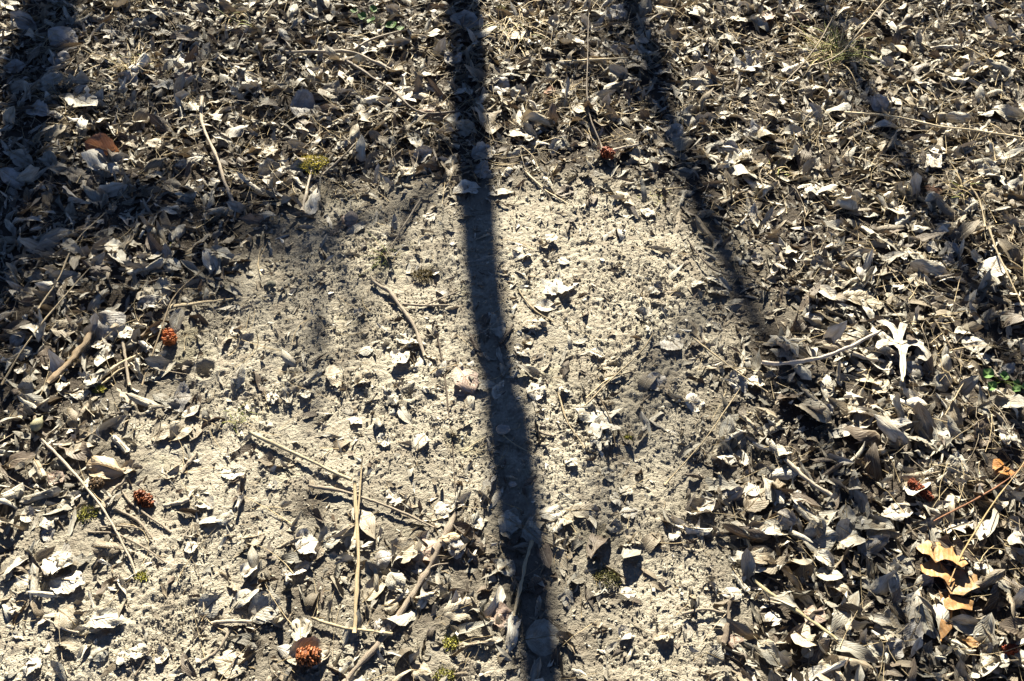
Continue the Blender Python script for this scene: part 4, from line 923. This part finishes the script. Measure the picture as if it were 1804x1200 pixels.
# ------------------------------------------------------------------ nut husk, pebbles
def husk():
    A = gp(66, 772); B = gp(82, 750); d = B - A; L = float(np.linalg.norm(d)); x = d / L
    t = np.linspace(0, 1, 14); R0 = .0105
    prof = np.sin(np.pi * np.clip(t, .02, .98) ** .8) ** .6 * R0
    z = float(hat(A[0], A[1])[0]) + R0 * .7
    c0 = np.array([A[0], A[1], z]); root = empty('nut_husk', c0); tag(root, 'greenish pointed nut husk at the left edge', 'husk')
    mb = MB(); add_tube(mb, (t * L)[:, None] * x, prof, 12, rough=.05); mb.obj('shell', M_HUSK, root)
    mb = MB(); add_tube(mb, np.array([x * L * .97, x * L * 1.12 + [0, 0, .001], x * L * 1.25]), np.array([.002, .0012, .0005]), 6); mb.obj('tip', M_HUSK, root)
husk()
def pebble(u, v, w, label, tint):
    P = gp(u, v); r = w / ppm(u, v) / 2; m = []
    import bmesh
    bm = bmesh.new(); bmesh.ops.create_icosphere(bm, subdivisions=3, radius=1)
    V = np.array([q.co[:] for q in bm.verts]); Fc = np.array([[q.index for q in f.verts] for f in bm.faces]); bm.free()
    V *= (1 + .3 * (vnoise(V[:, 0] * 1.3 + u, V[:, 1] * 1.3 + V[:, 2] * 1.1 + v, 2) - .5) + .1 * (vnoise(V[:, 0] * 4 + u, V[:, 1] * 4 + V[:, 2] * 3, 3) - .5))[:, None]
    V = V * np.array([1, .85, .6]) * r
    mb = MB(); mb.add(V, Fc, (*tint, 1), np.stack([V[:, 0] / r * .3, V[:, 1] / r, V[:, 2] / r], -1))
    o = mb.obj('pebble', M_STONE); o.location = (P[0], P[1], float(hat(P[0], P[1])[0]) + r * .3); tag(o, label, 'pebble')
pebble(620, 388, 26, 'pinkish pebble near the upper rim of bare soil', (.9, .8, .75))
pebble(903, 858, 15, 'small pale pebble inside the middle trunk shadow', (1.3, 1.3, 1.3))
pebble(886, 765, 24, 'flat pale stone inside the middle trunk shadow', (1.0, 1.0, 1.0))
pebble(1320, 442, 11, 'tiny white pebble right of the second trunk shadow', (1.7, 1.7, 1.7))
pebble(479, 506, 18, 'dark round pebble on the upper left bare soil', (.4, .42, .35))

# ------------------------------------------------------------------ grass tufts, moss, green plant
def blade_strip(base, direction, L, w, droop, n=7):
    t = np.linspace(0, 1, n); d = np.asarray(direction, float); d /= np.linalg.norm(d)
    h = np.array([d[0], d[1], 0]); h /= np.linalg.norm(h) + 1e-9
    q = base + d[None] * (t * L)[:, None] + h[None] * (droop * L * t ** 2)[:, None] * .5 - np.array([0, 0, 1])[None] * (droop * L * t ** 2.2)[:, None]
    sd = np.cross(h, [0, 0, 1.0]); ww = w * (1 - t ** 2 * .9)
    V = np.stack([q - sd * ww[:, None], q + np.array([0, 0, -.3 * w]), q + sd * ww[:, None]], 1).reshape(-1, 3)
    l = np.zeros((n * 3, 3)); l[:, 0] = np.repeat(t, 3) * L * 8; l[:, 1] = np.tile([-1, 0, 1], n); l[:, 2] = rng.random()
    return V, grid_faces(n, 3), l
def tuft(u, v, n_dry, n_green, Lm, spread, label, lean=(0, 0), wid=.0012, name='grass_tuft'):
    c = gpz(u, v); z = float(hat(c[0], c[1])[0]) - .002; c[2] = z
    root = empty(name, c); tag(root, label, 'grass tuft')
    for nm, cnt, mat, f in (('dry_blades', n_dry, M_STRAW, 1.0), ('green_blades', n_green, M_GRASS, .8)):
        if not cnt: continue
        mb = MB()
        for _ in range(cnt):
            a = rng.uniform(0, 2 * np.pi); e = rng.uniform(.15, 1.2)
            d = np.array([np.cos(a) * np.cos(e) + lean[0], np.sin(a) * np.cos(e) + lean[1], np.sin(e)])
            b = np.array([rng.normal(0, spread), rng.normal(0, spread), 0])
            V, Fq, l = blade_strip(b, d, Lm * rng.uniform(.4, 1.3) * f, wid * rng.uniform(.5, 1.2), rng.uniform(.2, 1.0))
            V[:, 2] = np.maximum(V[:, 2], -.01 + .006 * rng.random())
            mb.add(V, Fq, (*(np.array([1.3, 1.22, 1.0]) * rng.uniform(.6, 1.4)), 1), l)
        tag(mb.obj(nm, mat, root), kind='stuff')
tuft(1465, 98, 150, 120, .13, .026, 'dry grass tuft with green base at the top right', (.1, .1))
tuft(232, 118, 60, 45, .075, .016, 'small yellow green grass tuft at the top left')
tuft(905, 50, 90, 8, .11, .035, 'dry grass tangle at the top right of the trunk shadow', (.2, -.5))
tuft(420, 30, 22, 14, .06, .02, 'wispy grass tuft at the top edge')
tuft(422, 735, 6, 26, .045, .012, 'thin green grass sprig on the left bare soil', (0, -.2), .0006)
tuft(676, 452, 10, 20, .06, .012, 'thin green grass sprig left of the middle shadow', (-.2, 0), .0006)
tuft(1152, 348, 10, 22, .025, .016, 'low green sprig at the upper right soil rim', (0, 0), .0007)
tuft(1690, 338, 26, 8, .07, .018, 'star-like dry grass tuft in the upper right litter', (0, 0))
tuft(1370, 300, 18, 8, .05, .015, 'low dry tuft right of the second shadow', (0, 0))
def moss(u, v, w, label, n=260, tint=(1, 1, 1), up=0.0):
    c = gp(u, v); r = w / ppm(u, v) / 2; c = gpz(u, v); c[2] = float(hat(c[0], c[1])[0]) - .002 + up
    mb = MB()
    for _ in range(n):
        a = rng.uniform(0, 6.283); q = r * math.sqrt(rng.random()) * (.7 + .5 * vnoise(np.array([a * 1.2 + u]), np.array([v * .1]), 3)[0])
        b = np.array([q * math.cos(a) * 1.3, q * math.sin(a), .010 * (1 - (q / r) ** 2) * w / 45])
        e = rng.normal(0, .5, 2); V, Fq, l = blade_strip(b, (e[0], e[1], 1), rng.uniform(.004, .010), .0009, .3, 3)
        mb.add(V, Fq, (*(np.array(tint) * rng.uniform(.6, 1.4)), 1), l)
    o = mb.obj('moss_cushion', M_MOSS); o.location = c; tag(o, label, 'moss')
moss(550, 293, 50, 'bright yellow moss cushion in the upper litter', 480, (2.6, 2.3, 1.2), .006)
moss(150, 907, 34, 'yellow green moss cushion near the nut husk side', 200, (1.3, 1.3, .9))
moss(250, 1016, 18, 'tiny lime moss speck at the end of the long twig', 90, (1.7, 1.7, 1))
moss(795, 1132, 26, 'lime moss cushion left of the shadow near the bottom', 160, (1.5, 1.5, 1))
moss(785, 1190, 30, 'mossy clump at the bottom edge', 160, (1.0, 1.0, .8))
moss(745, 487, 34, 'dark brown moss clump left of the middle shadow', 260, (.5, .38, .35))
moss(1070, 1020, 40, 'olive moss clump on shaded soil right of the shadow', 240, (.5, .5, .5))
moss(175, 687, 16, 'lime moss speck right of the rotten bark strip', 80, (1.7, 1.7, .9))
moss(880, 14, 14, 'bright lime sprout at the top edge', 60, (2.2, 2.4, 1.2))
moss(307, 425, 16, 'green moss speck in the left litter', 70, (1.3, 1.4, .8))
moss(1106, 770, 12, 'tiny lime moss speck by the big star-shaped leaf', 50, (1.6, 1.6, 1))
def green_plant(label, leaves, name='green_plant', tone=1.0):
    c = gp(*leaves[0][:2]); z = float(hat(c[0], c[1])[0]); c[2] = z
    root = empty(name, c); tag(root, label, 'plant')
    for (u, v, w) in leaves:
        p = gp(u, v); off = p - gp(*leaves[0][:2]); r = w / ppm(u, v) / 2
        hz = float(hat(p[0], p[1])[0]) - z + rng.uniform(.010, .02)
        s = np.linspace(0, 1, 5)[:, None]; th = np.linspace(0, 2 * np.pi, 17)[None]
        rad = r * s * (1 - .25 * np.exp(-((th - np.pi) / .35) ** 2))
        V = np.stack([rad * np.cos(th), rad * np.sin(th), .35 * rad ** 2 / r + .002 * np.sin(th * 3) * s + rng.normal(0, .2) * rad * np.cos(th) - .2 * rad * np.sin(th)], -1).reshape(-1, 3)
        a = rng.uniform(0, 6.28); V = V @ np.array([[math.cos(a), math.sin(a), 0], [-math.sin(a), math.cos(a), 0], [0, 0, 1]])
        l = np.stack([s + 0 * th, np.cos(th) + 0 * s, 0 * s * th + .4], -1).reshape(-1, 3)
        mb = MB(); mb.add(V + [off[0], off[1], hz], grid_faces(5, 17), (.55 * tone, .9 * tone, 1.1 * tone, 1), l); mb.obj('leaf', M_GRASS, root)
        mb = MB(); add_tube(mb, smooth_path(np.array([[0, 0, 0], [off[0] * .5, off[1] * .5, hz * .7], [off[0], off[1], hz]]) + rng.normal(0, .0005, (3, 3)), 8), .0006, 5, tint=(.8, .9, .8, 1)); mb.obj('stem', M_GRASS, root)
green_plant('green round-leaved plant at the right edge', [(1762, 675, 16), (1733, 672, 20), (1741, 692, 18), (1784, 688, 16), (1797, 700, 20), (1778, 705, 14)], tone=1.2)
green_plant('dark green leafy plant at the top left of the trunk shadow', [(640, 40, 16), (625, 28, 14), (655, 52, 16), (690, 55, 20), (705, 62, 18), (660, 30, 14)])
